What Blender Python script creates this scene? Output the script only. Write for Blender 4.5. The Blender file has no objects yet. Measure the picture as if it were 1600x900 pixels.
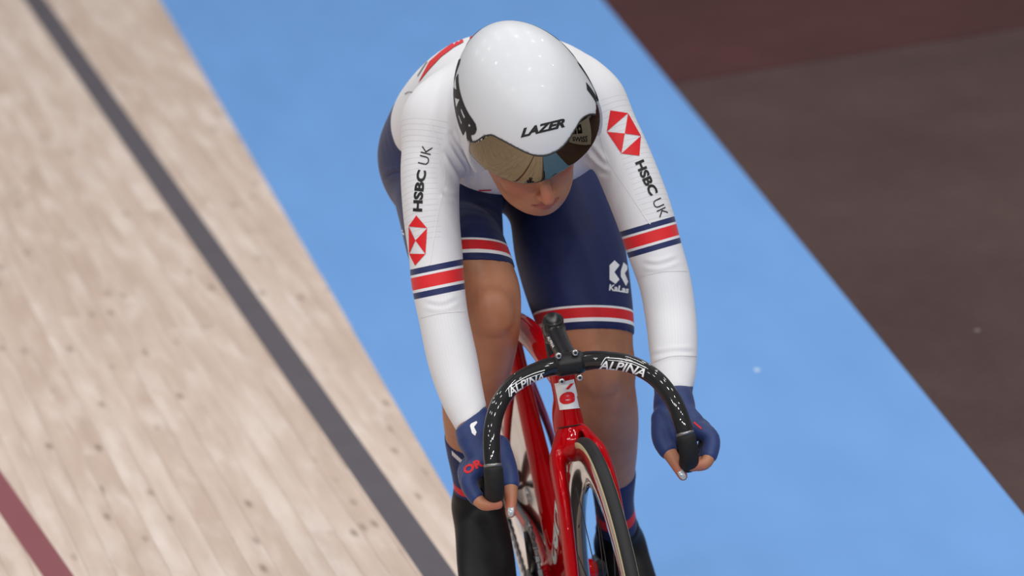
import bpy, bmesh, math, random, time
import numpy as np
from mathutils import Vector, Matrix
from mathutils.bvhtree import BVHTree

random.seed(7)
T0 = time.time()
SC = bpy.context.scene
COL = SC.collection

# ------------------------------------------------------------------ camera
TH, PS, RO, FPX = math.radians(13.0), math.radians(5.5), math.radians(8.0), 9000.0
CB = np.array([-math.sin(PS) * math.cos(TH), -math.cos(PS) * math.cos(TH), math.sin(TH)])   # backwards axis
_r = np.array([math.cos(PS), -math.sin(PS), 0.0])
_u = np.cross(CB, _r)
CR = _r * math.cos(RO) - _u * math.sin(RO)
CU = _r * math.sin(RO) + _u * math.cos(RO)
_D = FPX / 940.0
CAM = np.array([0, .075, .79]) + CB * _D - CR * (90 / FPX * _D) + CU * (118 / FPX * _D)

cam_data = bpy.data.cameras.new('camera')
cam = bpy.data.objects.new('camera', cam_data)
COL.objects.link(cam)
cam_data.sensor_width = 36.0
cam_data.lens = FPX * 36.0 / 1600.0
cam_data.clip_start = 0.5
cam_data.clip_end = 200
m = Matrix.Identity(4)
for i in range(3):
    m[i][0], m[i][1], m[i][2], m[i][3] = CR[i], CU[i], CB[i], CAM[i]
cam.matrix_world = m
cam_data.dof.use_dof = True
cam_data.dof.focus_distance = 9.50
cam_data.dof.aperture_fstop = 5.0
SC.camera = cam

# ------------------------------------------------------------------ world, arena lamps, exposure
SC.view_settings.view_transform = 'Standard'
SC.view_settings.look = 'None'
SC.view_settings.gamma = 1.0
SC.view_settings.use_curve_mapping = False
SC.view_settings.exposure = 0.0
world = bpy.data.worlds.new('arena_ambient')
SC.world = world
world.use_nodes = True
world.node_tree.nodes['Background'].inputs[0].default_value = (0.92, 0.95, 1.0, 1)
world.node_tree.nodes['Background'].inputs[1].default_value = 0.25
LAMP_W = 62.0
n_l = 0
ROWS = {-16.0: 2.2, -9.5: 1.45, -5.0: .95, -1.0: .66, 3.0: .66, 8.0: .80, 13.0: .85}
for ly in ROWS:
    for lx in (-7.5, -4.5, -1.5, 1.5, 4.5, 7.5):
        ld = bpy.data.lights.new('arena_lamp', 'AREA')
        ld.shape = 'RECTANGLE'
        ld.size, ld.size_y = 0.6, 0.35
        ld.energy = LAMP_W * (1.15 if lx > 0 else 0.9) * ROWS[ly]
        ld.color = (1.0, 0.985, 0.96)
        lo = bpy.data.objects.new('arena_lamp', ld)
        lo.location = (lx, ly, 9.5 + 0.3 * math.sin(n_l * 1.7))
        d = Vector((0, 0.5 if ly < 5 else ly - 2, 0.6)) - Vector(lo.location)
        lo.rotation_euler = d.to_track_quat('-Z', 'Y').to_euler()
        COL.objects.link(lo)
        n_l += 1

# ------------------------------------------------------------------ helpers
def ray(px, py):
    return -CB + CR * ((px - 800) / FPX) + CU * ((450 - py) / FPX)
def at(px, py, Y):
    """the point at distance-plane Y (metres behind the front axle) seen at that place of the photograph"""
    d = ray(px, py)
    return CAM + d * ((Y - CAM[1]) / d[1])
def at_z(px, py, Z=0.0):
    d = ray(px, py)
    return CAM + d * ((Z - CAM[2]) / d[2])
def proj(P):
    v = np.asarray(P, float) - CAM
    d = -(v @ CB)
    return np.stack([800 + FPX * (v @ CR) / d, 450 - FPX * (v @ CU) / d], -1)
def px_scale(Y):
    return FPX / (_D + (Y - .075) * .97)

def link(name, me, mats=None, parent=None):
    o = bpy.data.objects.new(name, me)
    COL.objects.link(o)
    if mats is not None and me is not None and len(me.materials) == 0:
        for mt in (mats if isinstance(mats, (list, tuple)) else [mats]):
            me.materials.append(mt)
    if parent is not None:
        o.parent = parent
    return o
def tag(o, label=None, cat=None, group=None, kind=None):
    if label: o['label'] = label
    if cat: o['category'] = cat
    if group: o['group'] = group
    if kind: o['kind'] = kind
    return o
def empty(name, loc):
    o = bpy.data.objects.new(name, None)
    o.empty_display_size = .1
    COL.objects.link(o)
    return o
def mesh_from(verts, faces, smooth=True):
    me = bpy.data.meshes.new('mesh')
    verts = np.asarray(verts, np.float32)
    if isinstance(faces, np.ndarray):
        nf, k = faces.shape
        me.vertices.add(len(verts)); me.vertices.foreach_set('co', verts.ravel())
        me.loops.add(nf * k); me.loops.foreach_set('vertex_index', faces.astype(np.int32).ravel())
        me.polygons.add(nf)
        me.polygons.foreach_set('loop_start', np.arange(0, nf * k, k, dtype=np.int32))
        me.polygons.foreach_set('loop_total', np.full(nf, k, np.int32))
        me.update(calc_edges=True)
    else:
        me.from_pydata([tuple(map(float, v)) for v in verts], [], [tuple(map(int, f)) for f in faces])
        me.update()
    if smooth:
        me.polygons.foreach_set('use_smooth', np.ones(len(me.polygons), bool))
    me.validate()
    return me
def fattr(me, name, vals):
    a = me.attributes.new(name, 'FLOAT', 'POINT')
    a.data.foreach_set('value', np.asarray(vals, np.float32))

# ---- materials
def mat(name, col, rough=.5, metal=0.0, coat=0.0, sss=0.0, spec=.5, sheen=0.0):
    mt = bpy.data.materials.new(name)
    mt.use_nodes = True
    b = mt.node_tree.nodes['Principled BSDF']
    b.inputs['Base Color'].default_value = (*col, 1)
    b.inputs['Roughness'].default_value = rough
    b.inputs['Metallic'].default_value = metal
    b.inputs['Coat Weight'].default_value = coat
    b.inputs['Coat Roughness'].default_value = .03
    b.inputs['Specular IOR Level'].default_value = spec
    b.inputs['Sheen Weight'].default_value = sheen
    if sss:
        b.inputs['Subsurface Weight'].default_value = sss
        b.inputs['Subsurface Radius'].default_value = (.012, .005, .003)
        b.inputs['Subsurface Scale'].default_value = 1.0
    return mt
def srgb(r, g, b):
    f = lambda c: (c / 255 / 12.92) if c / 255 <= .04045 else ((c / 255 + .055) / 1.055) ** 2.4
    return (f(r), f(g), f(b))
class N:
    """small node-building helper"""
    def __init__(s, mt):
        s.t = mt.node_tree; s.n = s.t.nodes; s.l = s.t.links
        s.b = s.n['Principled BSDF']
    def node(s, typ, **kw):
        x = s.n.new(typ)
        for k, v in kw.items(): setattr(x, k, v)
        return x
    def put(s, inp, v):
        if isinstance(v, (int, float)): inp.default_value = v
        elif isinstance(v, tuple): inp.default_value = v if len(v) != 3 or inp.type == 'VECTOR' else (*v, 1)
        else: s.l.new(v, inp)
    def math(s, op, a, b=0.0, c=None):
        x = s.node('ShaderNodeMath', operation=op)
        s.put(x.inputs[0], a); s.put(x.inputs[1], b)
        if c is not None: s.put(x.inputs[2], c)
        return x.outputs[0]
    def mix(s, f, a, b):
        x = s.node('ShaderNodeMix', data_type='RGBA')
        s.put(x.inputs[0], f); s.put(x.inputs[6], a); s.put(x.inputs[7], b)
        return x.outputs[2]
    def attr(s, name):
        return s.node('ShaderNodeAttribute', attribute_name=name).outputs['Fac']
    def coords(s, which='Object'):
        return s.node('ShaderNodeTexCoord').outputs[which]
    def mapping(s, v, scale=(1, 1, 1), loc=(0, 0, 0), rot=(0, 0, 0)):
        x = s.node('ShaderNodeMapping')
        s.l.new(v, x.inputs[0])
        x.inputs['Location'].default_value = loc; x.inputs['Scale'].default_value = scale; x.inputs['Rotation'].default_value = rot
        return x.outputs[0]
    def noise(s, v, scale, detail=3, rough=.5):
        x = s.node('ShaderNodeTexNoise')
        s.l.new(v, x.inputs['Vector'])
        x.inputs['Scale'].default_value = scale; x.inputs['Detail'].default_value = detail; x.inputs['Roughness'].default_value = rough
        return x.outputs['Fac']
    def ramp(s, f, stops):
        x = s.node('ShaderNodeValToRGB')
        s.put(x.inputs[0], f)
        e = x.color_ramp.elements
        e[0].position, e[0].color = stops[0][0], (*stops[0][1], 1)
        e[1].position, e[1].color = stops[-1][0], (*stops[-1][1], 1)
        for p, c in stops[1:-1]:
            q = e.new(p); q.color = (*c, 1)
        return x.outputs[0]
    def band(s, v, a, b):
        """1 where a < v < b"""
        return s.math('MULTIPLY', s.math('GREATER_THAN', v, a), s.math('LESS_THAN', v, b))
    def bump(s, h, strength=.2, dist=.001):
        x = s.node('ShaderNodeBump')
        x.inputs['Strength'].default_value = strength; x.inputs['Distance'].default_value = dist
        s.l.new(h, x.inputs['Height'])
        s.l.new(x.outputs[0], s.b.inputs['Normal'])

NAVY = srgb(24, 36, 84)
WHITE = (.80, .80, .81)
RED = srgb(205, 28, 36)

# ---- signed-distance bodies
def smin(a, b, k):
    if k <= 0: return np.minimum(a, b)
    h = np.maximum(k - np.abs(a - b), 0) / k
    return np.minimum(a, b) - h * h * k * .25
class Limb:
    """a chain of elliptical stations: (centre, half-width along 'side', half-width across)"""
    def __init__(s, st, side=(1, 0, 0), sub=6, k=.02):
        P = np.array([q[0] for q in st], float)
        A = np.array([q[1] for q in st], float)
        B = np.array([q[2] if len(q) > 2 else q[1] for q in st], float)
        n = len(P)
        T = np.linspace(0, n - 1, (n - 1) * sub + 1)
        X = np.column_stack([P, A, B])
        Xe = np.vstack([2 * X[0] - X[1], X, 2 * X[-1] - X[-2]])
        out = []
        for t in T:
            i = min(int(t), n - 2); f = t - i
            p0, p1, p2, p3 = Xe[i], Xe[i + 1], Xe[i + 2], Xe[i + 3]
            out.append(.5 * (2 * p1 + (p2 - p0) * f + (2 * p0 - 5 * p1 + 4 * p2 - p3) * f ** 2 + (3 * p1 - 3 * p2 + p3 - p0) * f ** 3))
        out = np.array(out)
        s.T, s.P, s.A, s.B = T, out[:, :3], np.maximum(out[:, 3], .002), np.maximum(out[:, 4], .002)
        s.side = np.array(side, float); s.k = k
        seg = np.linalg.norm(np.diff(s.P, axis=0), axis=1)
        s.L = np.concatenate([[0], np.cumsum(seg)])
    def cut(s, t0, t1, inflate=0.0, k=None, n1=None, n0=None):
        """the same chain between station numbers t0..t1 with flat ends"""
        c = object.__new__(Limb)
        T = np.concatenate([[t0], s.T[(s.T > t0 + 1e-6) & (s.T < t1 - 1e-6)], [t1]])
        c.T = T
        c.P = np.column_stack([np.interp(T, s.T, s.P[:, i]) for i in range(3)])
        c.A = np.interp(T, s.T, s.A) + inflate; c.B = np.interp(T, s.T, s.B) + inflate
        c.side = s.side; c.k = s.k if k is None else k
        if n1 is not None: c.n1 = np.array(n1, float) / np.linalg.norm(n1)
        if n0 is not None: c.n0 = np.array(n0, float) / np.linalg.norm(n0); c.e0 = c.P[0]
        if n1 is not None: c.e1 = c.P[-1]
        c.flat0 = t0 > s.T[0] + 1e-6; c.flat1 = t1 < s.T[-1] - 1e-6
        return c
    flat0 = flat1 = False
    n1 = n0 = None
    def grown(s, g):
        return s.cut(s.T[0], s.T[-1], g)
    def bbox(s, pad):
        r = np.maximum(s.A, s.B)[:, None] + pad
        return (s.P - r).min(0), (s.P + r).max(0)
    def dist(s, X, Y, Z):
        shp = np.broadcast_shapes(X.shape, Y.shape, Z.shape)
        best = np.full(shp, .09, np.float32)
        xs, ys, zs = X.ravel(), Y.ravel(), Z.ravel()
        for i in range(len(s.P) - 1):
            p0, p1 = s.P[i], s.P[i + 1]
            d = p1 - p0; L = np.linalg.norm(d)
            if L < 1e-7: continue
            r_ = max(s.A[i], s.B[i], s.A[i + 1], s.B[i + 1]) + .014 + s.k
            lo_, hi_ = np.minimum(p0, p1) - r_, np.maximum(p0, p1) + r_
            sl = []
            for g_, a_, b_ in zip((xs, ys, zs), lo_, hi_):
                sl.append(slice(int(np.searchsorted(g_, a_)), int(np.searchsorted(g_, b_))))
            if any(q.stop <= q.start for q in sl): continue
            d = d / L
            sd = s.side - d * (s.side @ d); sd /= np.linalg.norm(sd)
            up = np.cross(d, sd)
            f4 = np.float32
            qx = (xs[sl[0]] - p0[0]).astype(f4)[:, None, None]; qy = (ys[sl[1]] - p0[1]).astype(f4)[None, :, None]; qz = (zs[sl[2]] - p0[2]).astype(f4)[None, None, :]
            w = qx * f4(d[0]) + qy * f4(d[1]) + qz * f4(d[2])
            t = np.clip(w * f4(1 / L), 0, 1)
            a = f4(s.A[i]) + f4(s.A[i + 1] - s.A[i]) * t
            b = f4(s.B[i]) + f4(s.B[i + 1] - s.B[i]) * t
            e = w - t * f4(L)
            u = (qx * f4(sd[0]) + qy * f4(sd[1]) + qz * f4(sd[2])) / a
            v = (qx * f4(up[0]) + qy * f4(up[1]) + qz * f4(up[2])) / b
            mn = np.minimum(a, b)
            e = e / mn
            k1 = np.sqrt(u * u + v * v + e * e)
            # first-order distance estimate for an ellipse
            g = np.sqrt((u / a) ** 2 + (v / b) ** 2 + (e / mn) ** 2) + f4(1e-6)
            dd = np.where(k1 > .3, (k1 - 1) * k1 / g, (k1 - 1) * mn)
            if s.n0 is not None and s.flat0:
                n_, e0 = s.n0, s.e0
                dd = np.maximum(dd, -((qx + f4(p0[0] - e0[0])) * f4(n_[0]) + (qy + f4(p0[1] - e0[1])) * f4(n_[1]) + (qz + f4(p0[2] - e0[2])) * f4(n_[2])))
            elif i == 0 and s.flat0: dd = np.maximum(dd, -w)
            if s.n1 is not None and s.flat1:
                n_, e1 = s.n1, s.e1
                dd = np.maximum(dd, (qx + f4(p0[0] - e1[0])) * f4(n_[0]) + (qy + f4(p0[1] - e1[1])) * f4(n_[1]) + (qz + f4(p0[2] - e1[2])) * f4(n_[2]))
            elif i == len(s.P) - 2 and s.flat1: dd = np.maximum(dd, w - f4(L))
            sl = tuple(sl)
            np.minimum(best[sl], dd, out=best[sl])
        return best
    def pos(s, t):
        return np.array([np.interp(t, s.T, s.P[:, i]) for i in range(3)])
    def tan(s, t):
        d = s.pos(min(t + .2, s.T[-1])) - s.pos(max(t - .2, 0)); return d / np.linalg.norm(d)
    def param(s, V):
        """station parameter, arc length and angle of points near the chain"""
        bt = np.zeros(len(V)); bd = np.full(len(V), 1e9); bl = np.zeros(len(V)); ba = np.zeros(len(V))
        for i in range(len(s.P) - 1):
            p0, p1 = s.P[i], s.P[i + 1]
            d = p1 - p0; L = np.linalg.norm(d); d = d / L
            sd = s.side - d * (s.side @ d); sd /= np.linalg.norm(sd); up = np.cross(d, sd)
            q = V - p0; t = np.clip(q @ d / L, 0, 1)
            e = np.linalg.norm(q - np.outer(t * L, d), axis=1)
            mk = e < bd
            bd[mk] = e[mk]; bt[mk] = (s.T[i] + (s.T[i + 1] - s.T[i]) * t)[mk]
            bl[mk] = (s.L[i] + L * t)[mk]
            ba[mk] = np.arctan2(q @ up, q @ sd)[mk]
        return bt, bl, ba, bd
class Ell:
    """an ellipsoid with its own axes"""
    def __init__(s, c, r, ax=None, k=.02):
        s.c = np.array(c, float); s.r = np.array(r, float); s.k = k
        s.ax = np.eye(3) if ax is None else np.array(ax, float)
    def grown(s, g): return Ell(s.c, s.r + g, s.ax, s.k)
    def bbox(s, pad):
        e = np.sqrt(((s.ax * s.r[:, None]) ** 2).sum(0)) + pad
        return s.c - e, s.c + e
    def dist(s, X, Y, Z):
        q = [X - s.c[0], Y - s.c[1], Z - s.c[2]]
        u = [(q[0] * a[0] + q[1] * a[1] + q[2] * a[2]) for a in s.ax]
        k1 = np.sqrt(sum((u[i] / s.r[i]) ** 2 for i in range(3)))
        g = np.sqrt(sum((u[i] / s.r[i] ** 2) ** 2 for i in range(3))) + 1e-6
        return np.where(k1 > .3, (k1 - 1) * k1 / g, (k1 - 1) * s.r.min())
class Cut:
    """carve: keeps what lies outside the given shape"""
    def __init__(s, shape, k=.01): s.s = shape; s.k = k
class Half:
    """keeps what lies on the inner side of a plane"""
    def __init__(s, p, n): s.p = np.array(p, float); n = np.array(n, float); s.n = n / np.linalg.norm(n)

def solid(prims, h, halves=(), smooth=0, fn=None):
    add = [p for p in prims if not isinstance(p, Cut)]
    pad = .012
    bb = [p.bbox(pad) for p in add]
    lo = np.min([b[0] for b in bb], 0) - 2 * h; hi = np.max([b[1] for b in bb], 0) + 2 * h
    n = np.ceil((hi - lo) / h).astype(int) + 1
    ax = [(lo[i] + h * np.arange(n[i])).astype(np.float32) for i in range(3)]
    F = np.full(n, .09, np.float32)
    for p in prims:
        cutp = isinstance(p, Cut)
        b0, b1 = (p.s if cutp else p).bbox(pad + p.k)
        i0 = np.clip(((b0 - lo) / h).astype(int), 0, n); i1 = np.clip(((b1 - lo) / h).astype(int) + 2, 0, n)
        if (i1 <= i0).any(): continue
        sl = tuple(slice(i0[i], i1[i]) for i in range(3))
        X, Y, Z = np.meshgrid(*[ax[i][sl[i]] for i in range(3)], indexing='ij', sparse=True)
        if cutp: F[sl] = -smin(-F[sl], p.s.dist(X, Y, Z).astype(np.float32), p.k)
        else: F[sl] = smin(F[sl], p.dist(X, Y, Z).astype(np.float32), p.k)
    if halves or fn:
        X, Y, Z = np.meshgrid(*ax, indexing='ij', sparse=True)
        for hf in halves:
            F = np.maximum(F, (X - hf.p[0]) * hf.n[0] + (Y - hf.p[1]) * hf.n[1] + (Z - hf.p[2]) * hf.n[2])
        if fn: F = fn(F, X, Y, Z)
    return nets(F, lo, h, smooth)
def trace(prims, px, py, start=8.8):
    """where the line of sight through a pixel meets a set of shapes"""
    d = ray(px, py); d = d / np.linalg.norm(d); t = start
    for _ in range(90):
        p = CAM + d * t; f = .3
        for q in prims: f = smin(f, float(np.ravel(q.dist(*[np.full((1, 1, 1), c_) for c_ in p]))[0]), q.k)
        t += max(min(f * .8, .05), -.01)
        if abs(f) < 2e-4: break
    return CAM + d * t
def nets(F, lo, h, smooth=0):
    n = np.array(F.shape); S = F < 0
    c = n - 1
    cnt = np.zeros(c, np.uint8)
    offs = [(i, j, k) for i in (0, 1) for j in (0, 1) for k in (0, 1)]
    for i, j, k in offs: cnt += S[i:i + c[0], j:j + c[1], k:k + c[2]]
    act = np.flatnonzero((cnt > 0) & (cnt < 8))
    del cnt
    I, J, K = np.unravel_index(act, c)
    val = np.stack([F[I + i, J + j, K + k] for i, j, k in offs], 1)
    pos = np.zeros((len(act), 3)); ne = np.zeros(len(act))
    for a in range(8):
        for b in range(a + 1, 8):
            da = np.array(offs[b]) - np.array(offs[a])
            if np.abs(da).sum() != 1: continue
            va, vb = val[:, a], val[:, b]
            mk = (va < 0) != (vb < 0)
            t = np.where(mk, va / np.where(mk, va - vb, 1), 0)
            pos += np.where(mk[:, None], np.array(offs[a]) + t[:, None] * da, 0); ne += mk
    V = lo + h * (np.stack([I, J, K], 1) + pos / ne[:, None])
    quads = []
    strides = np.array([c[1] * c[2], c[2], 1])
    for axis in range(3):
        o = [np.arange(n[0]), np.arange(n[1]), np.arange(n[2])]
        s0 = [slice(1, n[i] - 1) for i in range(3)]; s1 = list(s0)
        s0[axis] = slice(0, n[axis] - 1); s1[axis] = slice(1, n[axis])
        A, Bv = S[tuple(s0)], S[tuple(s1)]
        E = np.argwhere(A != Bv)
        sgn = A[tuple(E.T)]
        E = E + np.array([0 if i == axis else 1 for i in range(3)])
        u, w = [(1, 2), (2, 0), (0, 1)][axis]
        du = np.zeros(3, int); du[u] = 1; dw = np.zeros(3, int); dw[w] = 1
        q = [(E - du - dw) @ strides, (E - dw) @ strides, E @ strides, (E - du) @ strides]
        q = np.stack([np.searchsorted(act, x) for x in q], 1)
        q[~sgn] = q[~sgn][:, ::-1]
        quads.append(q)
    Q = np.concatenate(quads)
    for _ in range(smooth):
        e = np.concatenate([Q[:, [0, 1]], Q[:, [1, 2]], Q[:, [2, 3]], Q[:, [3, 0]]])
        acc = np.stack([np.bincount(e[:, 0], V[e[:, 1], i], len(V)) + np.bincount(e[:, 1], V[e[:, 0], i], len(V)) for i in range(3)], 1)
        dg = np.bincount(e[:, 0], minlength=len(V)) + np.bincount(e[:, 1], minlength=len(V))
        V = V * .4 + .6 * acc / np.maximum(dg, 1)[:, None]
    return V, Q

# ---- swept tubes and boxes
def catmull(P, sub=8):
    P = np.array(P, float); n = len(P)
    Xe = np.vstack([2 * P[0] - P[1], P, 2 * P[-1] - P[-2]])
    out = []
    for t in np.linspace(0, n - 1, (n - 1) * sub + 1):
        i = min(int(t), n - 2); f = t - i
        p0, p1, p2, p3 = Xe[i:i + 4]
        out.append(.5 * (2 * p1 + (p2 - p0) * f + (2 * p0 - 5 * p1 + 4 * p2 - p3) * f ** 2 + (3 * p1 - 3 * p2 + p3 - p0) * f ** 3))
    return np.array(out)
def tube(path, rad, seg=16, cap=True, closed=False, side=(0.13, .21, .97)):
    P = np.array(path, float); n = len(P)
    rad = np.broadcast_to(np.array(rad, float), (n,)) if np.ndim(rad) <= 1 else np.array(rad)
    V = []; F = []
    ref = np.array(side, float)
    for i in range(n):
        a = P[(i - 1) % n] if (closed or i > 0) else P[i]
        b = P[(i + 1) % n] if (closed or i < n - 1) else P[i]
        d = b - a; d /= np.linalg.norm(d)
        u = ref - d * (ref @ d); u /= np.linalg.norm(u); w = np.cross(d, u)
        if not closed: ref = u
        for k in range(seg):
            t = 2 * math.pi * k / seg
            V.append(P[i] + rad[i] * (math.cos(t) * u + math.sin(t) * w))
    rng = n if closed else n - 1
    for i in range(rng):
        j = (i + 1) % n
        for k in range(seg):
            k2 = (k + 1) % seg
            F.append((i * seg + k, i * seg + k2, j * seg + k2, j * seg + k))
    if cap and not closed:
        F.append(tuple(range(seg - 1, -1, -1))); F.append(tuple((n - 1) * seg + k for k in range(seg)))
    return V, F
def lathe_x(prof, seg=96, a0=0.0, a1=2 * math.pi):
    """profile of (x, radius) turned about the X axis"""
    V = []; F = []; m_ = len(prof)
    full = abs(a1 - a0 - 2 * math.pi) < 1e-6
    ns = seg if full else seg + 1
    for i in range(ns):
        t = a0 + (a1 - a0) * i / seg
        for x, r_ in prof: V.append((x, r_ * math.sin(t), r_ * math.cos(t)))
    for i in range(seg):
        j = (i + 1) % ns
        for k in range(m_ - 1):
            F.append((i * m_ + k, i * m_ + k + 1, j * m_ + k + 1, j * m_ + k))
    return V, F
def box(c, s, bev=0.0, rot=None):
    bm = bmesh.new()
    bmesh.ops.create_cube(bm, size=1.0)
    for v in bm.verts: v.co = Vector((v.co.x * s[0], v.co.y * s[1], v.co.z * s[2]))
    if bev: bmesh.ops.bevel(bm, geom=bm.edges[:], offset=bev, segments=2, affect='EDGES', profile=.6)
    if rot is not None: bmesh.ops.transform(bm, matrix=rot.to_4x4(), verts=bm.verts)
    bmesh.ops.translate(bm, vec=Vector(c), verts=bm.verts)
    me = bpy.data.meshes.new('mesh'); bm.to_mesh(me); bm.free()
    return me
def cyl(p0, p1, r0, r1=None, seg=20, bev=0.0):
    p0, p1 = np.array(p0, float), np.array(p1, float)
    r1 = r0 if r1 is None else r1
    L = np.linalg.norm(p1 - p0); d = (p1 - p0) / L
    if bev: path = [p0, p0 + d * .15 * bev, p0 + d * bev, p1 - d * bev, p1 - d * .15 * bev, p1]; rr = [r0 - bev, r0 - .3 * bev, r0, r1, r1 - .3 * bev, r1 - bev]
    else: path = [p0, p1]; rr = [r0, r1]
    return tube(path, rr, seg)
def join(parts):
    V = []; F = []
    for v, f in parts:
        o = len(V); V.extend(list(v)); F.extend([tuple(i + o for i in q) for q in f])
    return V, F

# ================================================================== the setting: wooden track, blue band, infield carpets
EDGE_S = -.0247                       # the inner edge of the boards runs a little off the bicycle's line
def edge_x(Y): return -.048 + EDGE_S * (Y - 2.2)
BANK = math.tan(math.radians(7.0))
def at_bank(px, py):
    d = ray(px, py); s = CAM
    # z = BANK*(edge_x(Y)-X)
    num = BANK * (-.048 + EDGE_S * (s[1] - 2.2) - s[0]) - s[2]
    den = d[2] - BANK * (EDGE_S * d[1] - d[0])
    return s + d * (num / den)

# -- materials
wood = mat('pine_boards', (.6, .5, .42), .45)
n = N(wood)
co = n.coords('Object')
info = n.node('ShaderNodeObjectInfo')
off = n.node('ShaderNodeCombineXYZ')
n.l.new(n.math('MULTIPLY', info.outputs['Random'], 37.0), off.inputs[0]); n.l.new(n.math('MULTIPLY', info.outputs['Random'], 91.0), off.inputs[1])
vadd = n.node('ShaderNodeVectorMath', operation='ADD'); n.l.new(co, vadd.inputs[0]); n.l.new(off.outputs[0], vadd.inputs[1])
vv = vadd.outputs[0]
grain = n.noise(n.mapping(vv, (1.6, 24, 1)), 1.0, 5, .6)
blotch = n.noise(n.mapping(vv, (2.6, 14, 1)), 1.0, 4, .55)
base = n.mix(n.math('MULTIPLY', info.outputs['Random'], 1.0), srgb(202, 180, 164), srgb(219, 201, 188))
c1 = n.mix(n.ramp(grain, [(.32, (0, 0, 0)), (.72, (1, 1, 1))]), n.mix(.45, base, srgb(158, 130, 112)), base)
c2 = n.mix(n.ramp(blotch, [(.48, (0, 0, 0)), (.72, (.60, .60, .60))]), c1, srgb(228, 214, 206))
vor = n.node('ShaderNodeTexVoronoi', feature='F1')
n.l.new(n.mapping(vv, (5.0, 22, 1)), vor.inputs['Vector']); vor.inputs['Scale'].default_value = 1.0
vr = n.node('ShaderNodeSeparateColor'); n.l.new(vor.outputs['Color'], vr.inputs[0])
knot = n.math('MULTIPLY', n.math('GREATER_THAN', vr.outputs[0], .70), n.math('SUBTRACT', 1.0, n.math('SMOOTH_MIN', n.math('MULTIPLY', vor.outputs['Distance'], 4.2), 1.0, .2)))
knot = n.math('MAXIMUM', n.math('MULTIPLY', knot, .8), 0.0)
c3 = n.mix(knot, c2, srgb(104, 78, 60))
n.l.new(c3, n.b.inputs['Base Color'])
n.l.new(n.math('ADD', .38, n.math('MULTIPLY', blotch, .2)), n.b.inputs['Roughness'])
n.bump(grain, .12, .0006)

blue = mat('blue_paint', srgb(100, 158, 224), .5)
n = N(blue); co = n.coords('Object')
bn = n.noise(n.mapping(co, (3.0, .6, 1)), 2.0, 5, .6)
n.l.new(n.mix(bn, srgb(88, 142, 206), srgb(101, 155, 218)), n.b.inputs['Base Color'])
n.l.new(n.math('ADD', .42, n.math('MULTIPLY', bn, .2)), n.b.inputs['Roughness'])
fine = n.noise(co, 260.0, 2); n.bump(fine, .05, .0005)

def carpet(name, ca, cb):
    mt = mat(name, ca, .95, spec=.1)
    n = N(mt); co = n.coords('Object')
    a = n.noise(n.mapping(co, (1, .5, 1)), 2.2, 5, .65)
    w = n.noise(n.mapping(co, (1, 1, 1), rot=(0, 0, .6)), 70.0, 3, .7)
    f = n.math('ADD', n.math('MULTIPLY', a, .65), n.math('MULTIPLY', w, .35))
    n.l.new(n.mix(n.ramp(f, [(.35, (0, 0, 0)), (.68, (1, 1, 1))]), ca, cb), n.b.inputs['Base Color'])
    n.bump(w, .4, .003)
    return mt
brown = carpet('brown_carpet', srgb(68, 53, 52), srgb(82, 66, 64))
maroon = carpet('maroon_carpet', srgb(66, 42, 42), srgb(80, 50, 50))

def slab(name, pts, top, thick, mt, parent=None):
    """flat slab from a plan outline (counter-clockwise)"""
    k = len(pts)
    V = [(x, y, top) for x, y in pts] + [(x, y, top - thick) for x, y in pts]
    F = [tuple(range(k)), tuple(range(2 * k - 1, k - 1, -1))] + [(i, k + i, k + (i + 1) % k, (i + 1) % k) for i in range(k)]
    return link(name, mesh_from(V, F, False), mt, parent)

Y0, Y1 = -6.0, 26.0
def inner(Y): return .97 + .0095 * Y
ys = [Y0, 0, 1.5, 2.2, 5, 8, 11, 18, Y1]
ex = lambda Y: min(-.03, edge_x(Y))
band_pts = [(ex(y), y) for y in reversed(ys)] + [(inner(Y0), Y0), (inner(Y1), Y1)]
o = slab('floor_blue_band', band_pts, 0.0, .035, blue)
tag(o, 'sky blue painted band between the boards and the brown carpet', 'track apron', kind='structure')
CX = 6.25
o = slab('floor_infield', [(inner(Y0) + .002, Y0), (16, Y0), (16, CX + .12), (inner(CX) + .002, CX)], -.004, .03, brown)
tag(o, 'grey-brown carpeted infield floor beside the blue band', 'floor', kind='structure')
o = slab('floor_infield_maroon', [(inner(CX) + .002, CX), (16, CX + .12), (16, Y1), (inner(Y1) + .002, Y1)], -.001, .03, maroon)
tag(o, 'dark maroon carpet behind the grey-brown carpet', 'floor', kind='structure')
# small pale spots laid on the blue paint and the carpet
pale_spot = mat('pale_spot', (.5, .62, .8), .6)
def blob(name, px, py, rx, ry, par, mt, z):
    c = at_z(px, py, z); V = [(c[0], c[1], z)]
    for k in range(18):
        a = k / 18 * 2 * math.pi; rr = 1 + .25 * math.sin(3 * a + px)
        V.append((c[0] + rx * rr * math.cos(a), c[1] + ry * rr * math.sin(a), z))
    return link(name, mesh_from(V, [(0, 1 + k, 1 + (k + 1) % 18) for k in range(18)], False), mt, par)
blob('paint_spot', 1183, 578, .006, .016, bpy.data.objects['floor_blue_band'], pale_spot, .0006)
blob('carpet_spot', 1527, 516, .006, .012, bpy.data.objects['floor_infield'], mat('lint', srgb(120, 105, 104), .9), -.0030)

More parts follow.
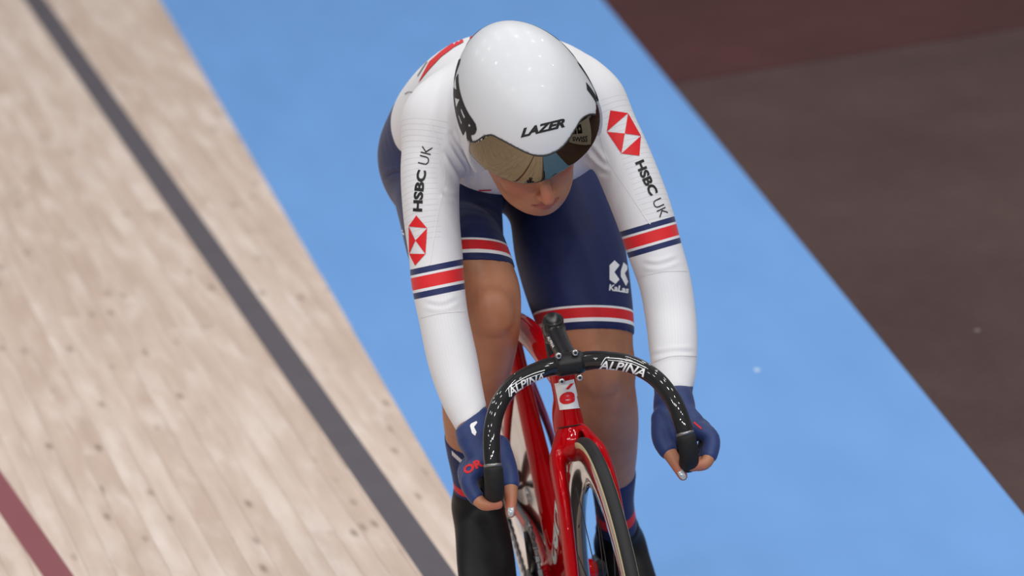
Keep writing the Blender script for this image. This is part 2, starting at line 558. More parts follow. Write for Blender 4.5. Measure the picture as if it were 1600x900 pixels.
# -- boards
pA, pB = at_bank(54, 0), at_bank(686.5, 900)              # centre of the black line
BD = pB - pA; BD[2] = 0; BD = BD / np.linalg.norm(BD)      # towards the camera, in plan
BNv = np.array([BD[1], -BD[0], 0])                         # across, towards the outside of the track (-X)
if BNv[0] > 0: BNv = -BNv
def bank_pt(s_, q):                                        # s along the boards from the far point, q across
    p = pA + BD * s_ + BNv * q
    return np.array([p[0], p[1], BANK * (edge_x(p[1]) - p[0])])
track = empty('floor_wooden_track', (0, 0, 0))
tag(track, 'pale pine board track rising from the blue band', 'track', kind='structure')
PW = .052
e_s = bank_pt(1, 0) - bank_pt(0, 0); e_s /= np.linalg.norm(e_s)
e_q = bank_pt(0, 1) - bank_pt(0, 0); e_q -= e_s * (e_q @ e_s); e_q /= np.linalg.norm(e_q)
e_n = np.cross(e_s, e_q); 
if e_n[2] < 0: e_n = -e_n
plank_me = {}
def plank_mesh(L):
    if L not in plank_me:
        plank_me[L] = box((0, 0, -.009), (L - .0006, PW - .0002, .018), .0005)
        plank_me[L].materials.append(wood)
    return plank_me[L]
rotm = Matrix([[e_s[i], np.cross(e_n, e_s)[i], e_n[i]] for i in range(3)]).to_4x4()
LENS = (2.4, 3.0, 3.6, 4.2)
for k in range(-9, 30):
    s_ = -6.0 + random.uniform(-1.5, 1.5)
    while s_ < 11.0:
        L = random.choice(LENS)
        c = bank_pt(s_ + L / 2, k * PW + .013) + e_n * random.uniform(-.0004, .0004)
        if c[0] - edge_x(c[1]) < .20:
            o = link('plank', plank_mesh(L), None, track)
            mw = rotm.copy(); mw.translation = Vector(c); o.matrix_world = mw
        s_ += L
bed = np.array([bank_pt(s_, q) - e_n * .0185 for s_, q in ((-14, -.75), (-14, 7.0), (16, 7.0), (16, -.75))])
bed[:, 2] -= .0
link('track_bed', mesh_from(np.vstack([bed, bed - e_n * .03]), [(0, 1, 2, 3), (7, 6, 5, 4), (0, 4, 5, 1), (1, 5, 6, 2), (2, 6, 7, 3), (3, 7, 4, 0)], False), wood, track)
def painted(name, L0, R0, L1, R1, mt, label):
    """a stripe painted on the boards, from far (0) to near (1), between two traced edges"""
    P = [at_bank(*q) for q in (L0, R0, L1, R1)]
    far, near = 1.0, .9
    a0 = P[0] + (P[0] - P[2]) * .35; b0 = P[1] + (P[1] - P[3]) * .35
    a1 = P[2] + (P[2] - P[0]) * .5; b1 = P[3] + (P[3] - P[1]) * .5
    up = e_n * .0011
    V = [q + up for q in (a0, a1, b1, b0)] + [q - e_n * .001 for q in (a0, a1, b1, b0)]
    F = [(0, 1, 2, 3), (7, 6, 5, 4), (0, 4, 5, 1), (1, 5, 6, 2), (2, 6, 7, 3), (3, 7, 4, 0)]
    o = link(name, mesh_from(V, F, False), mt, track)
    o['label'] = label
def paint_mat(name, a, b):
    mt = mat(name, a, .55); n = N(mt)
    n.l.new(n.mix(n.noise(n.mapping(n.coords(), (1, 1, 1)), 9.0, 5, .6), a, b), n.b.inputs['Base Color'])
    return mt
painted('painted_line', (38, 0), (71, 0), (660, 900), (713, 900), paint_mat('charcoal_paint', srgb(66, 60, 68), srgb(82, 76, 84)), 'charcoal measuring line painted along the boards')
painted('painted_line', (-553, 0), (-514, 0), (67, 900), (115, 900), paint_mat('maroon_paint', srgb(116, 50, 58), srgb(134, 66, 74)), 'dark red line painted along the boards')

# a free-standing white hoarding on the infield, seen as a reflection in the visor
hoard = empty('wall_infield_board', (0, 0, 0))
tag(hoard, 'white printed board on the infield, seen mirrored in the helmet visor', 'board', kind='structure')
hb = mat('white_board', (.72, .73, .74), .4); n = N(hb)
n.l.new(n.mix(n.noise(n.coords(), 3.0, 2), (.70, .71, .72), (.75, .76, .77)), n.b.inputs['Base Color'])
hk = mat('board_black', (.015, .015, .016), .4); n = N(hk)
n.l.new(n.mix(n.noise(n.coords(), 3.0, 2), (.013, .013, .014), (.02, .02, .02)), n.b.inputs['Base Color'])
link('panel', box((2.75, -.2, .56), (.03, 2.6, 1.05), .006), hb, hoard)
link('top_rail', box((2.75, -.2, 1.11), (.05, 2.64, .06), .008), hk, hoard)
for yy in (-1.4, 1.0): link('foot', box((2.80, yy, .018), (.40, .06, .036), .008), hk, hoard)

# ================================================================== the bicycle
def carbon(name, col, rough=.3, coat=1.0):
    return mat(name, col, rough, coat=coat)
red_paint = mat('gloss_red_paint', srgb(172, 6, 16), .5, coat=.55, spec=.0)
n = N(red_paint); n.l.new(n.mix(n.noise(n.coords(), 40.0, 2), srgb(164, 0, 8), srgb(178, 4, 14)), n.b.inputs['Base Color'])
gloss_black = mat('gloss_black', (.006, .006, .007), .5, coat=.8, spec=.1)
n = N(gloss_black); n.l.new(n.mix(n.noise(n.coords(), 60.0, 2), (.006, .006, .007), (.012, .012, .013)), n.b.inputs['Base Color'])
satin_black = mat('satin_black', (.010, .010, .011), .4, spec=.25)
n = N(satin_black); n.l.new(n.mix(n.noise(n.coords(), 90.0, 2), (.009, .009, .010), (.017, .017, .018)), n.b.inputs['Base Color'])
rubber = mat('black_rubber', (.014, .014, .015), .65, spec=.15)
n = N(rubber); n.l.new(n.mix(n.noise(n.coords(), 120.0, 3), (.013, .013, .014), (.024, .024, .025)), n.b.inputs['Base Color']); n.bump(n.noise(n.coords(), 700.0, 2), .15, .0004)
steel = mat('steel', (.55, .55, .56), .3, metal=1.0)
n = N(steel); n.l.new(n.math('ADD', .2, n.math('MULTIPLY', n.noise(n.coords(), 80.0, 2), .2)), n.b.inputs['Roughness'])
dark_steel = mat('dark_steel', (.16, .16, .165), .38, metal=1.0)
n = N(dark_steel); n.l.new(n.math('ADD', .3, n.math('MULTIPLY', n.noise(n.coords(), 80.0, 2), .2)), n.b.inputs['Roughness'])
carbon_disc = mat('carbon_disc', (.05, .045, .042), .12, coat=1.0)
n = N(carbon_disc); n.l.new(n.mix(n.noise(n.coords(), 25.0, 3), (.04, .036, .033), (.06, .054, .05)), n.b.inputs['Base Color'])
white_print = mat('white_print', (.82, .82, .82), .5)
n = N(white_print); n.l.new(n.mix(n.noise(n.coords(), 30.0, 2), (.78, .78, .79), (.85, .85, .85)), n.b.inputs['Base Color'])

bike = empty('track_bicycle', (0, 0, 0))
tag(bike, 'glossy red track bicycle with black drop bars under the rider', 'bicycle')

FA, RA, BBp = np.array([.004, 0, .335]), np.array([-.006, .96, .335]), np.array([-.004, .585, .285])
HT0, HT1 = np.array([-.008, .141, .662]), np.array([-.006, .160, .772])
SC1 = np.array([-.036, .705, .765])
# -- frame
fr = [
    Limb([(HT0, .0215, .034), (HT0 * .6 + HT1 * .4, .0195, .036), (HT1, .0225, .032)], k=.012),
    Limb([(HT1 + [0, .02, -.030], .018, .030), ((HT1 + SC1) / 2 + [0, 0, -.008], .020, .026), (SC1 + [0, -.01, -.03], .019, .024)], k=.012),
    Limb([(HT0 + [0, .02, .012], .020, .040), ((HT0 + BBp) / 2 + [0, .005, 0], .020, .042), (BBp, .026, .038)], k=.025),
    Limb([(BBp, .026, .036), (BBp * .65 + SC1 * .35, .021, .030), (BBp * .3 + SC1 * .7, .0165, .028), (SC1 + [0, .006, .02], .0155, .026)], k=.02),
    Limb([(BBp + [-.036, 0, 0], .024, .024), (BBp + [.036, 0, 0], .024, .024)], side=(0, 1, 0), k=.01),
]
for s_ in (-1, 1):
    dp = RA + np.array([s_ * (.057 if s_ > 0 else .044), 0, 0])
    fr.append(Limb([(BBp + [s_ * .024, .035, .0], .010, .022), (BBp * .5 + dp * .5 + [s_ * (.014 if s_ > 0 else .004), 0, .004], .008, .020), (dp, .0065, .015)], k=.015))
    top = SC1 * .72 + BBp * .28 + np.array([s_ * .014, .018, 0])
    fr.append(Limb([(top, .0085, .014), (top * .5 + dp * .5 + [s_ * .008, 0, 0], .0068, .0125), (dp + [0, 0, .006], .006, .012)], k=.015))
    fr.append(Ell(dp, (.0055, .03, .018), k=.008))
# rear-wheel cutout in the seat tube
fr.append(Cut(Ell((-.012, .96, .335), (.016, .346, .346)), .004))
V, Q = solid(fr, .003, smooth=2)
link('frame', mesh_from(V, Q), red_paint, bike)
# -- fork
fk = [Limb([(HT0 + [0, -.004, -.004], .0225, .034), (HT0 + [.004, -.012, -.020], .034, .034)], k=.01)]
for s_ in (-1, 1):
    w1, w2, w3 = (.049, .056, .058) if s_ < 0 else (.036, .034, .044)
    fk.append(Limb([(HT0 + [s_ * .012 + .004, -.012, -.020], .018, .028), (HT0 + [s_ * .035 + .006, -.022, -.045], .0145, .027), ((s_ * w1 + .005, .055, .55), .0120, .028),
                    ((s_ * w2 + .005, .018, .43), .0110, .025), (FA + [s_ * w3, 0, 0], .0075, .015)], k=.012))
fk.append(Cut(Ell((.006, 0, .335), (.019, .347, .347)), .006))
V, Q = solid(fk, .0025, smooth=2)
link('fork', mesh_from(V, Q), red_paint, bike)
# thin dark joint between head tube and fork crown
ring = np.array([HT0 + np.array([.0222 * math.cos(t), .0345 * math.sin(t) + .276 * 0, .004 - .276 * .0345 * math.sin(t)]) for t in np.linspace(0, 2 * math.pi, 40, endpoint=False)])
link('headset_seal', mesh_from(*tube(ring, .0011, 6, closed=True)), satin_black, bike)
# -- saddle and seat post
sp0 = SC1 + np.array([0, .006, .02]); sp1 = SC1 + np.array([-.008, .045, .15])
V, Q = solid([Limb([(sp0 + [0, 0, -.05], .011, .02), (sp1, .011, .018)])], .003, smooth=1)
link('seat_post', mesh_from(V, Q), gloss_black, bike)
sd = sp1 + np.array([0, .02, .03])
V, Q = solid([Limb([(sd + [0, -.15, -.005], .018, .014), (sd + [0, -.08, .002], .022, .016), (sd + [0, .02, .004], .045, .017), (sd + [0, .1, .012], .068, .018), (sd + [0, .125, .014], .055, .014)], k=.01)], .004, smooth=2)
link('saddle', mesh_from(V, Q), satin_black, bike)

# -- wheels
def wheel_frame(name, centre, steer, lean):
    e = empty(name, (0, 0, 0))
    e.parent = bike
    e.matrix_world = Matrix.Translation(Vector(centre)) @ Matrix.Rotation(lean, 4, 'Y') @ Matrix.Rotation(steer, 4, 'Z')
    return e
tyre_mat = mat('tyre', (.02, .02, .02), .6, spec=.25)
n = N(tyre_mat)
wall = n.attr('wall')
tanc = n.mix(n.noise(n.coords(), 50.0, 2), srgb(196, 184, 140), srgb(214, 204, 164))
n.l.new(n.mix(n.band(wall, .5, 2), (.018, .018, .02), tanc), n.b.inputs['Base Color'])
def tyre(parent):
    prof = []; wl = []
    for k in range(25):
        a = 2 * math.pi * k / 24
        prof.append((.0118 * math.sin(a), .3235 + .0118 * math.cos(a)))
    V, F = lathe_x(prof, 160)
    me = mesh_from(V, F)
    co = np.array(V); rr = np.hypot(co[:, 1], co[:, 2]); a = np.degrees(np.arctan2(np.abs(co[:, 0]), rr - .3235))
    fattr(me, 'wall', ((a > 62) & (a < 125)).astype(float))
    return link('tyre', me, tyre_mat, parent)
fw = wheel_frame('front_wheel', FA, math.radians(2.2), math.radians(0.6))
tyre(fw)
rim_prof = [(-.0095, .3205), (-.0125, .308), (-.0125, .285), (-.0095, .262), (-.004, .252), (.004, .252), (.0095, .262), (.0125, .285), (.0125, .308), (.0095, .3205)]
rm = link('rim', mesh_from(*lathe_x(rim_prof, 160)), carbon_disc, fw)
hub_prof = [(-.05, .0), (-.05, .011), (-.034, .013), (-.032, .021), (-.027, .021), (-.024, .014), (.024, .014), (.027, .021), (.032, .021), (.034, .013), (.05, .011), (.05, 0)]
link('hub', mesh_from(*lathe_x(hub_prof, 32)), satin_black, fw)
spoke_me = None
for k in range(16):
    if spoke_me is None:
        spoke_me = box((0, 0, .137), (.0011, .0048, .236), 0)
        spoke_me.materials.append(satin_black)
    o = link('spoke', spoke_me, None, fw)
    o.matrix_local = Matrix.Rotation(2 * math.pi * k / 16 + .1, 4, 'X') @ Matrix.Rotation((-1) ** k * .06, 4, 'Y') @ Matrix.Translation(Vector(((-1) ** k * .006, 0, 0)))
rw = wheel_frame('rear_wheel', RA + np.array([-.010, 0, 0]), math.radians(2.2), math.radians(-2.5))
tyre(rw)
disc_prof = [(-.0095, .3205), (-.0125, .306), (-.0122, .28), (-.016, .12), (-.028, .03), (-.05, .022), (-.05, 0)]
dp_ = disc_prof + [(-x, r_) for x, r_ in reversed(disc_prof[:-1])]
link('disc', mesh_from(*lathe_x(disc_prof[::-1] and disc_prof, 128)), carbon_disc, rw)
link('disc', mesh_from(*lathe_x([(-x, r_) for x, r_ in reversed(disc_prof)], 128)), carbon_disc, rw)

# -- drivetrain (rider's right, X negative)
RX = -.054
cr = empty('crankset', (0, 0, 0)); cr.parent = bike
CRP = np.array([BBp[0] + RX, BBp[1], BBp[2]])
def gear(teeth, r_in, r_out, th):
    V = []; F = []; k = teeth * 4
    for i in range(k):
        a = 2 * math.pi * i / k
        ro = r_out + (.004 if i % 4 in (1, 2) else 0)
        for x in (-th / 2, th / 2):
            V.append((x, r_in * math.sin(a), r_in * math.cos(a))); V.append((x, ro * math.sin(a), ro * math.cos(a)))
    for i in range(k):
        j = (i + 1) % k; a, b = 4 * i, 4 * j
        F += [(a, a + 1, b + 1, b), (a + 2, b + 2, b + 3, a + 3), (a + 1, a + 3, b + 3, b + 1), (a, b, b + 2, a + 2)]
    return np.array(V), F
V, F = gear(52, .085, .104, .003)
link('chainring', mesh_from(V + CRP, F, False), satin_black, cr)
pr = np.array([0, -.158, .030]); pr = pr / np.linalg.norm(pr) * .165
for k in range(5):
    a = 2 * math.pi * k / 5 + .4
    V, Q = cyl(CRP + [-.002, .02 * math.sin(a), .02 * math.cos(a)], CRP + [-.002, .088 * math.sin(a), .088 * math.cos(a)], .009, .006, 10)
    link('spider_arm', mesh_from(V, Q), satin_black, cr)
for s_, sgn in ((-1, 1), (1, -1)):
    x0 = BBp[0] + s_ * .062; x1 = BBp[0] + s_ * .072
    pc = np.array([x1, BBp[1], BBp[2]]) + sgn * pr
    V, Q = solid([Limb([((x0, BBp[1], BBp[2]), .011, .018), (((x0 + x1) / 2, BBp[1] + sgn * pr[1] / 2, BBp[2] + sgn * pr[2] / 2), .008, .014), (pc, .008, .014)])], .003, smooth=1)
    link('crank_arm', mesh_from(V, Q), satin_black, cr)
    V, Q = cyl(pc, pc + [s_ * .055, 0, 0], .007, .006, 12); link('pedal_axle', mesh_from(V, Q), steel, cr)
    link('pedal', box(pc + np.array([s_ * .055, 0, 0]), (.040, .045, .010), .003), satin_black, cr)
V, Q = cyl(BBp + [-.065, 0, 0], BBp + [.065, 0, 0], .014, .014, 20); link('axle', mesh_from(V, Q), satin_black, cr)
# chain: one link after another round the two sprockets
ch = []
RC, rc = .1065, .032
rear_c = np.array([CRP[0], RA[1], RA[2]])
d_ = rear_c[1:] - CRP[1:]; L_ = np.linalg.norm(d_); base_a = math.atan2(d_[1], d_[0]); al = math.acos((RC - rc) / L_)
for i in range(41):
    a = base_a + al + (2 * math.pi - 2 * al) * i / 40
    ch.append((CRP[0], CRP[1] + RC * math.cos(a), CRP[2] + RC * math.sin(a)))
for i in range(17):
    a = base_a - al + 2 * al * i / 16
    ch.append((CRP[0], RA[1] + rc * math.cos(a), RA[2] + rc * math.sin(a)))
ch = np.array(ch + [ch[0]])
Lc = np.concatenate([[0], np.cumsum(np.linalg.norm(np.diff(ch, axis=0), axis=1))])
nl = int(Lc[-1] / .0127)
link_mes = []
for wdt, hh in ((.0085, .0085), (.0055, .0080)):
    mm = box((0, 0, 0), (.0135, wdt, hh), .002); mm.materials.append(dark_steel); link_mes.append(mm)
chain = empty('chain', (0, 0, 0)); chain.parent = bike
for i in range(nl):
    s0 = Lc[-1] * i / nl; s1 = Lc[-1] * (i + 1) / nl
    a = np.array([np.interp(s0, Lc, ch[:, j]) for j in range(3)]); b = np.array([np.interp(s1, Lc, ch[:, j]) for j in range(3)])
    o = link('chain_link', link_mes[i % 2], None, chain)
    d = Vector(b - a).normalized(); xx = Vector((1, 0, 0)); zz = d.cross(xx)
    mw = Matrix([[d[j], xx[j], zz[j]] for j in range(3)]).to_4x4(); mw.translation = Vector((a + b) / 2); o.matrix_world = mw
V, F = gear(15, .012, .030, .003); link('sprocket', mesh_from(V + rear_c, F, False), steel, bike)

# -- handlebar, stem, grips
half = [(0, .075, .790), (.022, .0745, .790), (.052, .066, .7895), (.096, .046, .780), (.1305, .012, .7585), (.1510, -.016, .7255), (.1595, -.036, .690), (.1625, -.046, .655), (.1635, -.038, .628), (.1640, -.008, .610), (.1640, .04, .606), (.1640, .09, .610)]
pts = [(-x, y, z) for x, y, z in half[::-1]] + half[1:]
pts = [(x, y, z) for x, y, z in pts]
BARC = catmull(pts, 8)
bar_r = np.interp(np.abs(BARC[:, 0]), [0, .03, .05, .17], [.0160, .0160, .0150, .0142])
bar = link('handlebar', mesh_from(*tube(BARC, bar_r, 24)), gloss_black, bike)
grips = []
for s_ in (1, -1):
    gp = np.array([(s_ * x, y, z) for x, y, z in catmull(half[6:], 8)])
    i0 = 5
    gr = link('grip', mesh_from(*tube(gp[i0:], np.concatenate([[.0150], np.full(len(gp) - i0 - 2, .0163), [.0150]]), 20)), rubber, bike)
    grips.append(gr)
    link('grip_ring', mesh_from(*tube(gp[i0 - 1:i0 + 1], .0153, 20)), mat('grip_ring', (.25, .25, .25), .35, metal=.8) if s_ > 0 else bpy.data.materials['grip_ring'], gr)
stem = empty('stem', (0, 0, 0)); stem.parent = bike
BC = np.array([0, .075, .79]); ST = at(866, 517, .172)
V, Q = solid([Limb([(ST, .0185, .0185), (ST * .5 + BC * .5, .0165, .0175), (BC + [0, .012, .004], .0175, .019)], k=.008), Limb([(ST + [.0, .006, -.022], .0180), (ST + [-.001, -.003, .022], .0180)], k=.006).cut(.05, .93)], .002, smooth=2)
link('stem_body', mesh_from(V, Q), gloss_black, stem)
V, Q = cyl(ST + [0, -.004, .016], ST + [0, -.007, .0225], .0178, None, 24, .002); link('top_cap', mesh_from(V, Q), satin_black, stem)
V, Q = solid([Limb([(BC + [-.020, 0, 0], .0195, .0195), (BC + [.020, 0, 0], .0195, .0195)], side=(0, 1, 0)).cut(.02, .98)], .0018, smooth=1)
link('faceplate', mesh_from(V, Q), satin_black, stem)
bolt_me = None
for (px, py) in ((873, 556), (899, 551), (878, 596), (906, 590)):
    c = at(px, py, .055)
    V, Q = cyl(c + [0, .012, -.002], c + [0, -.001, 0], .0052, None, 14, .0012)
    b_ = link('bolt', mesh_from(V, Q), steel, stem)
    V, Q = cyl(c + [0, -.0006, 0], c + [0, -.0014, 0], .0026, None, 6)
    link('socket', mesh_from(V, Q), satin_black, b_)
V, Q = solid([Limb([(HT1 + [0, -.004, -.012], .0195), (ST + [0, .006, -.02], .0185)])], .003, smooth=1)
link('headset_spacer', mesh_from(V, Q), satin_black, bike)

# ================================================================== the rider
def L3(*a): return np.array(a, float)
# ---- arms (her right = image left = R, her left = L): stations are shoulder .. wrist
def px_arm(lst):
    return [(at(x, y, Y), hw / px_scale(Y), (hw2 if hw2 else hw) / px_scale(Y)) for x, y, hw, Y, hw2 in lst]
ARM_R = Limb(px_arm([(686, 196, 50, .385, 52), (673, 262, 44, .355, 48), (674, 335, 41, .315, 46), (681, 400, 39, .28, 41), (684, 440, 38.5, .255, 39), (693, 496, 36, .222, 38), (708, 566, 36, .175, 36), (723, 622, 31, .13, 30), (737, 658, 26, .10, 23), (746, 684, 27, .075, 21)]), side=(1, 0, 0), k=.03)
ARM_L = Limb(px_arm([(932, 170, 42, .395, 50), (960, 222, 43, .365, 48), (1000, 318, 42.5, .315, 46), (1024, 393, 40, .28, 42), (1039, 442, 38, .255, 40), (1048, 496, 37, .222, 38), (1052, 545, 35, .175, 36), (1053, 585, 31, .135, 30), (1052, 612, 26, .105, 23), (1053, 634, 27, .08, 21)]), side=(1, 0, 0), k=.03)
# ---- torso: pelvis .. base of the neck
TORSO = Limb([(L3(-.038, .830, 1.005), .145, .092), (L3(-.040, .765, 1.045), .165, .122), (L3(-.034, .690, 1.100), .148, .120), (L3(-.020, .600, 1.142), .136, .116), (L3(-.002, .505, 1.158), .146, .115), (L3(.014, .430, 1.160), .150, .108), (L3(.020, .375, 1.168), .128, .086), (L3(.022, .330, 1.175), .075, .062)], side=(1, 0, 0), k=.04)
SH_R = Ell(at(690, 190, .39), (.058, .062, .060), k=.05)
SH_L = Ell(at(918, 172, .40), (.050, .058, .050), k=.05)
TRAP = Limb([(at(715, 168, .41), .045, .050), (at(815, 130, .41), .068, .066), (at(898, 146, .41), .045, .048)], side=(0, 1, 0), k=.05)
CHEST = Ell(L3(.012, .425, 1.078), (.128, .07, .060), k=.05)
GLUTE = [Ell(L3(-.108, .80, 1.010), (.088, .100, .090), k=.05), Ell(L3(.055, .80, 1.010), (.088, .100, .090), k=.05)]
# ---- legs: hip .. ankle
def hw(x, Y): return x / px_scale(Y)
LEG_R = Limb([(L3(-.106, .745, 1.002), .092, .100), (L3(-.112, .640, .962), .088, .098), (L3(-.121, .520, .915), .080, .090),
              (at(728, 398, .43), .069, .076), (at(755, 444, .375), .0575, .063), (at(765, 483, .345), .0535, .058), (at(762, 530, .365), .052, .054), (at(747, 585, .415), .054, .058),
              (at(738, 632, .455), .0525, .056), (at(736, 690, .495), .043, .046), (at(741, 745, .53), .036, .038), (at(745, 785, .55), .036, .040)], side=(1, 0, 0), k=.03)
LEG_L = Limb([(L3(.058, .745, 1.002), .096, .104), (L3(.085, .690, .930), .090, .102), (at(890, 390, .63), .0935, .100),
              (at(904, 452, .585), .0885, .092), (at(919, 512, .55), .0775, .084), (at(932, 562, .53), .0640, .068), (at(940, 600, .535), .0580, .062), (at(946, 650, .58), .0580, .062),
              (at(952, 695, .625), .0500, .054), (at(957, 742, .665), .0395, .043), (at(960, 790, .71), .0330, .037), (at(968, 850, .765), .037, .042)], side=(1, 0, 0), k=.014)
PATELLA = [Ell(at(771, 487, .295), (.030, .016, .036), k=.02), Ell(at(938, 580, .475), (.032, .016, .036), k=.02),
           Ell(at(782, 452, .36), (.024, .03, .045), k=.02), Ell(at(966, 572, .525), (.024, .026, .034), k=.02)]
# ---- feet: ankle .. toe
FOOT_R = Limb([(at(746, 792, .575), .040, .044), (at(754, 835, .52), .044, .046), (at(760, 885, .455), .047, .032), (at(765, 935, .385), .044, .022), (at(766, 955, .355), .030, .016)], side=(1, 0, 0), k=.02)
HEEL_R = Ell(at(750, 838, .60), (.034, .04, .045), k=.03)
FOOT_L = Limb([(at(968, 850, .785), .040, .044), (at(980, 900, .735), .046, .046), (at(992, 955, .67), .049, .032), (at(1000, 1010, .60), .045, .022), (at(1002, 1030, .57), .030, .016)], side=(1, 0, 0), k=.02)
HEEL_L = Ell(at(978, 905, .815), (.034, .04, .045), k=.03)

# ---- head: own axes; hf = where the face points, hh = towards the crown, hs = to the rider's left
HC = at(829, 196, .215)
pit = math.radians(35)
hf = L3(0, -math.cos(pit), -math.sin(pit)); hh = L3(0, -math.sin(pit), math.cos(pit)); hs = L3(1, 0, 0)
def rot(v, axis, ang):
    axis = axis / np.linalg.norm(axis)
    return v * math.cos(ang) + np.cross(axis, v) * math.sin(ang) + axis * (axis @ v) * (1 - math.cos(ang))
ROLLH = math.radians(4.0)     # crown tips a little towards her right shoulder
YAWH = math.radians(7.0)      # face turns a little to her left
hf, hs = rot(hf, hh, YAWH), rot(hs, hh, YAWH)
hh, hs = rot(hh, hf, ROLLH), rot(hs, hf, ROLLH)
HA = np.array([hs, hf, hh])
HF = HC - CR * .0100 - CU * .0170
def H(s_, f, h): return HF + hs * s_ + hf * f + hh * h
def HH(s_, f, h): return HC + hs * s_ + hf * f + hh * h
HEAD = [
    Ell(H(0, -.012, .025), (.067, .090, .080), HA, k=.03),
    Ell(H(0, .045, -.030), (.060, .050, .060), HA, k=.03),
    Limb([(H(-.050, .010, -.045), .018, .020), (H(-.037, .055, -.080), .015, .018), (H(0, .080, -.094), .016, .015), (H(.037, .055, -.080), .015, .018), (H(.050, .010, -.045), .018, .020)], side=tuple(hh), k=.03),
    Ell(H(0, .062, -.078), (.034, .026, .026), HA, k=.02),
    Ell(H(0, .072, -.060), (.030, .028, .028), HA, k=.02),                                   # muzzle
    Ell(H(-.038, .058, -.030), (.022, .020, .022), HA, k=.02), Ell(H(.038, .058, -.030), (.022, .020, .022), HA, k=.02),   # cheekbones
    Limb([(H(0, .092, .012), .0085, .010), (H(0, .106, -.016), .0095, .011), (H(0, .1165, -.040), .0112, .0100)], side=tuple(hs), k=.010),   # nose
    Ell(H(-.011, .104, -.042), (.0075, .0085, .007), HA, k=.006), Ell(H(.011, .104, -.042), (.0075, .0085, .007), HA, k=.006),
    Cut(Ell(H(-.0055, .1105, -.0510), (.003, .0045, .0035), HA), .003), Cut(Ell(H(.0055, .1105, -.0510), (.003, .0045, .0035), HA), .003),
    Limb([(H(-.022, .088, -.0645), .003, .003), (H(-.009, .0985, -.0615), .0052, .0048), (H(0, .0995, -.0625), .0048, .0048), (H(.009, .0985, -.0615), .0052, .0048), (H(.022, .088, -.0645), .003, .003)], side=tuple(hh), k=.005),
    Limb([(H(-.020, .088, -.0690), .003, .003), (H(0, .0985, -.0735), .0062, .0058), (H(.020, .088, -.0690), .003, .003)], side=tuple(hh), k=.005),
    Cut(Limb([(H(-.021, .093, -.0672), .0012, .0016), (H(0, .1045, -.0680), .0012, .0020), (H(.021, .093, -.0672), .0012, .0016)], side=tuple(hf)), .003),
    Cut(Ell(H(-.030, .092, .012), (.015, .010, .010), HA), .012), Cut(Ell(H(.030, .092, .012), (.015, .010, .010), HA), .012),   # eye sockets
    Ell(H(-.030, .080, .012), (.0125, .0125, .0125), HA, k=.002), Ell(H(.030, .080, .012), (.0125, .0125, .0125), HA, k=.002),
    Ell(H(-.075, -.005, -.005), (.006, .018, .030), HA, k=.006), Ell(H(.075, -.005, -.005), (.006, .018, .030), HA, k=.006),   # ears
]
NECK = Limb([(L3(.022, .375, 1.175), .062, .066), (L3(.020, .32, 1.165) * .6 + H(0, -.03, -.06) * .4, .054, .058), (H(0, -.025, -.030), .052, .055)], side=(1, 0, 0), k=.03)

# ---- hands: built joint by joint round the hooks of the bar
def hand(side):
    if side == 'L':
        pw = [at(1053, 628, .085), at(1057, 652, .062), at(1070, 672, .045)]
        wr = [.026, .031, .032]
        thumb = [(at(1036, 655, .055), .018), (at(1036, 688, .030), .0155), (at(1052, 717, .000), .0115), (at(1067, 744, -.022), .0080)]
        fingers = []
        for j, (dy, dz, r_, ln) in enumerate([(0, 0, .0102, 1.0), (.021, -.002, .0105, 1.05), (.042, -.003, .0098, 1.0), (.061, -.001, .0088, .85)]):
            b = [at(1078, 665, .030), at(1111, 685, .012), at(1104, 722, -.020), at(1081, 729, -.030)]
            b = [q + L3(0, dy, dz) for q in b]
            fingers.append((b, r_))
    else:
        pw = [at(744, 676, .085), at(752, 698, .062), at(765, 722, .045)]
        wr = [.026, .031, .032]
        thumb = [(at(781, 696, .055), .0150), (at(794, 738, .030), .0145), (at(798, 772, .000), .0115), (at(798, 802, -.022), .0080)]
        fingers = []
        for j, (dy, dz, r_, ln) in enumerate([(0, 0, .0102, 1.0), (.021, -.002, .0105, 1.05), (.042, -.003, .0098, 1.0), (.061, -.001, .0088, .85)]):
            b = [at(762, 715, .030), at(733, 750, .012), at(752, 786, -.020), at(778, 788, -.030)]
            b = [q + L3(0, dy, dz) for q in b]
            fingers.append((b, r_))
    sd = 1 if side == 'L' else -1
    palm = Limb([(pw[0], .027, .021), (pw[1], .033, .024), (pw[2], .036, .026)], side=(sd * .8, -.6, 0), k=.014)
    th = Limb([(thumb[0][0], thumb[0][1]), (thumb[1][0], thumb[1][1]), (thumb[2][0], thumb[2][1]), (thumb[3][0], thumb[3][1])], side=(1, 0, 0), k=.010)
    fs = [Limb([(b[0], r_ * 1.45), (b[1], r_ * 1.22), (b[2], r_ * 1.02), (b[3], r_ * .86)], side=(0, 1, 0), k=.005) for b, r_ in fingers]
    return palm, th, fs
HANDS = {s_: hand(s_) for s_ in 'LR'}

person = empty('person', (0, 0, 0))
tag(person, 'rider in white and navy skinsuit bent low over the red bicycle', 'person')

# ---- skin
skin = mat('skin', srgb(196, 148, 122), .48, sss=.15, spec=.4)
n = N(skin); co = n.coords()
mott = n.noise(co, 14.0, 4, .6); pore = n.noise(co, 420.0, 2)
cs = n.mix(n.ramp(mott, [(.3, (0, 0, 0)), (.75, (1, 1, 1))]), srgb(155, 100, 72), srgb(176, 124, 94))
cs = n.mix(n.attr('flush'), cs, srgb(184, 98, 80))
cs = n.mix(n.math('MULTIPLY', n.attr('lips'), .75), cs, srgb(150, 72, 68))
n.l.new(cs, n.b.inputs['Base Color'])
n.bump(pore, .08, .0004)

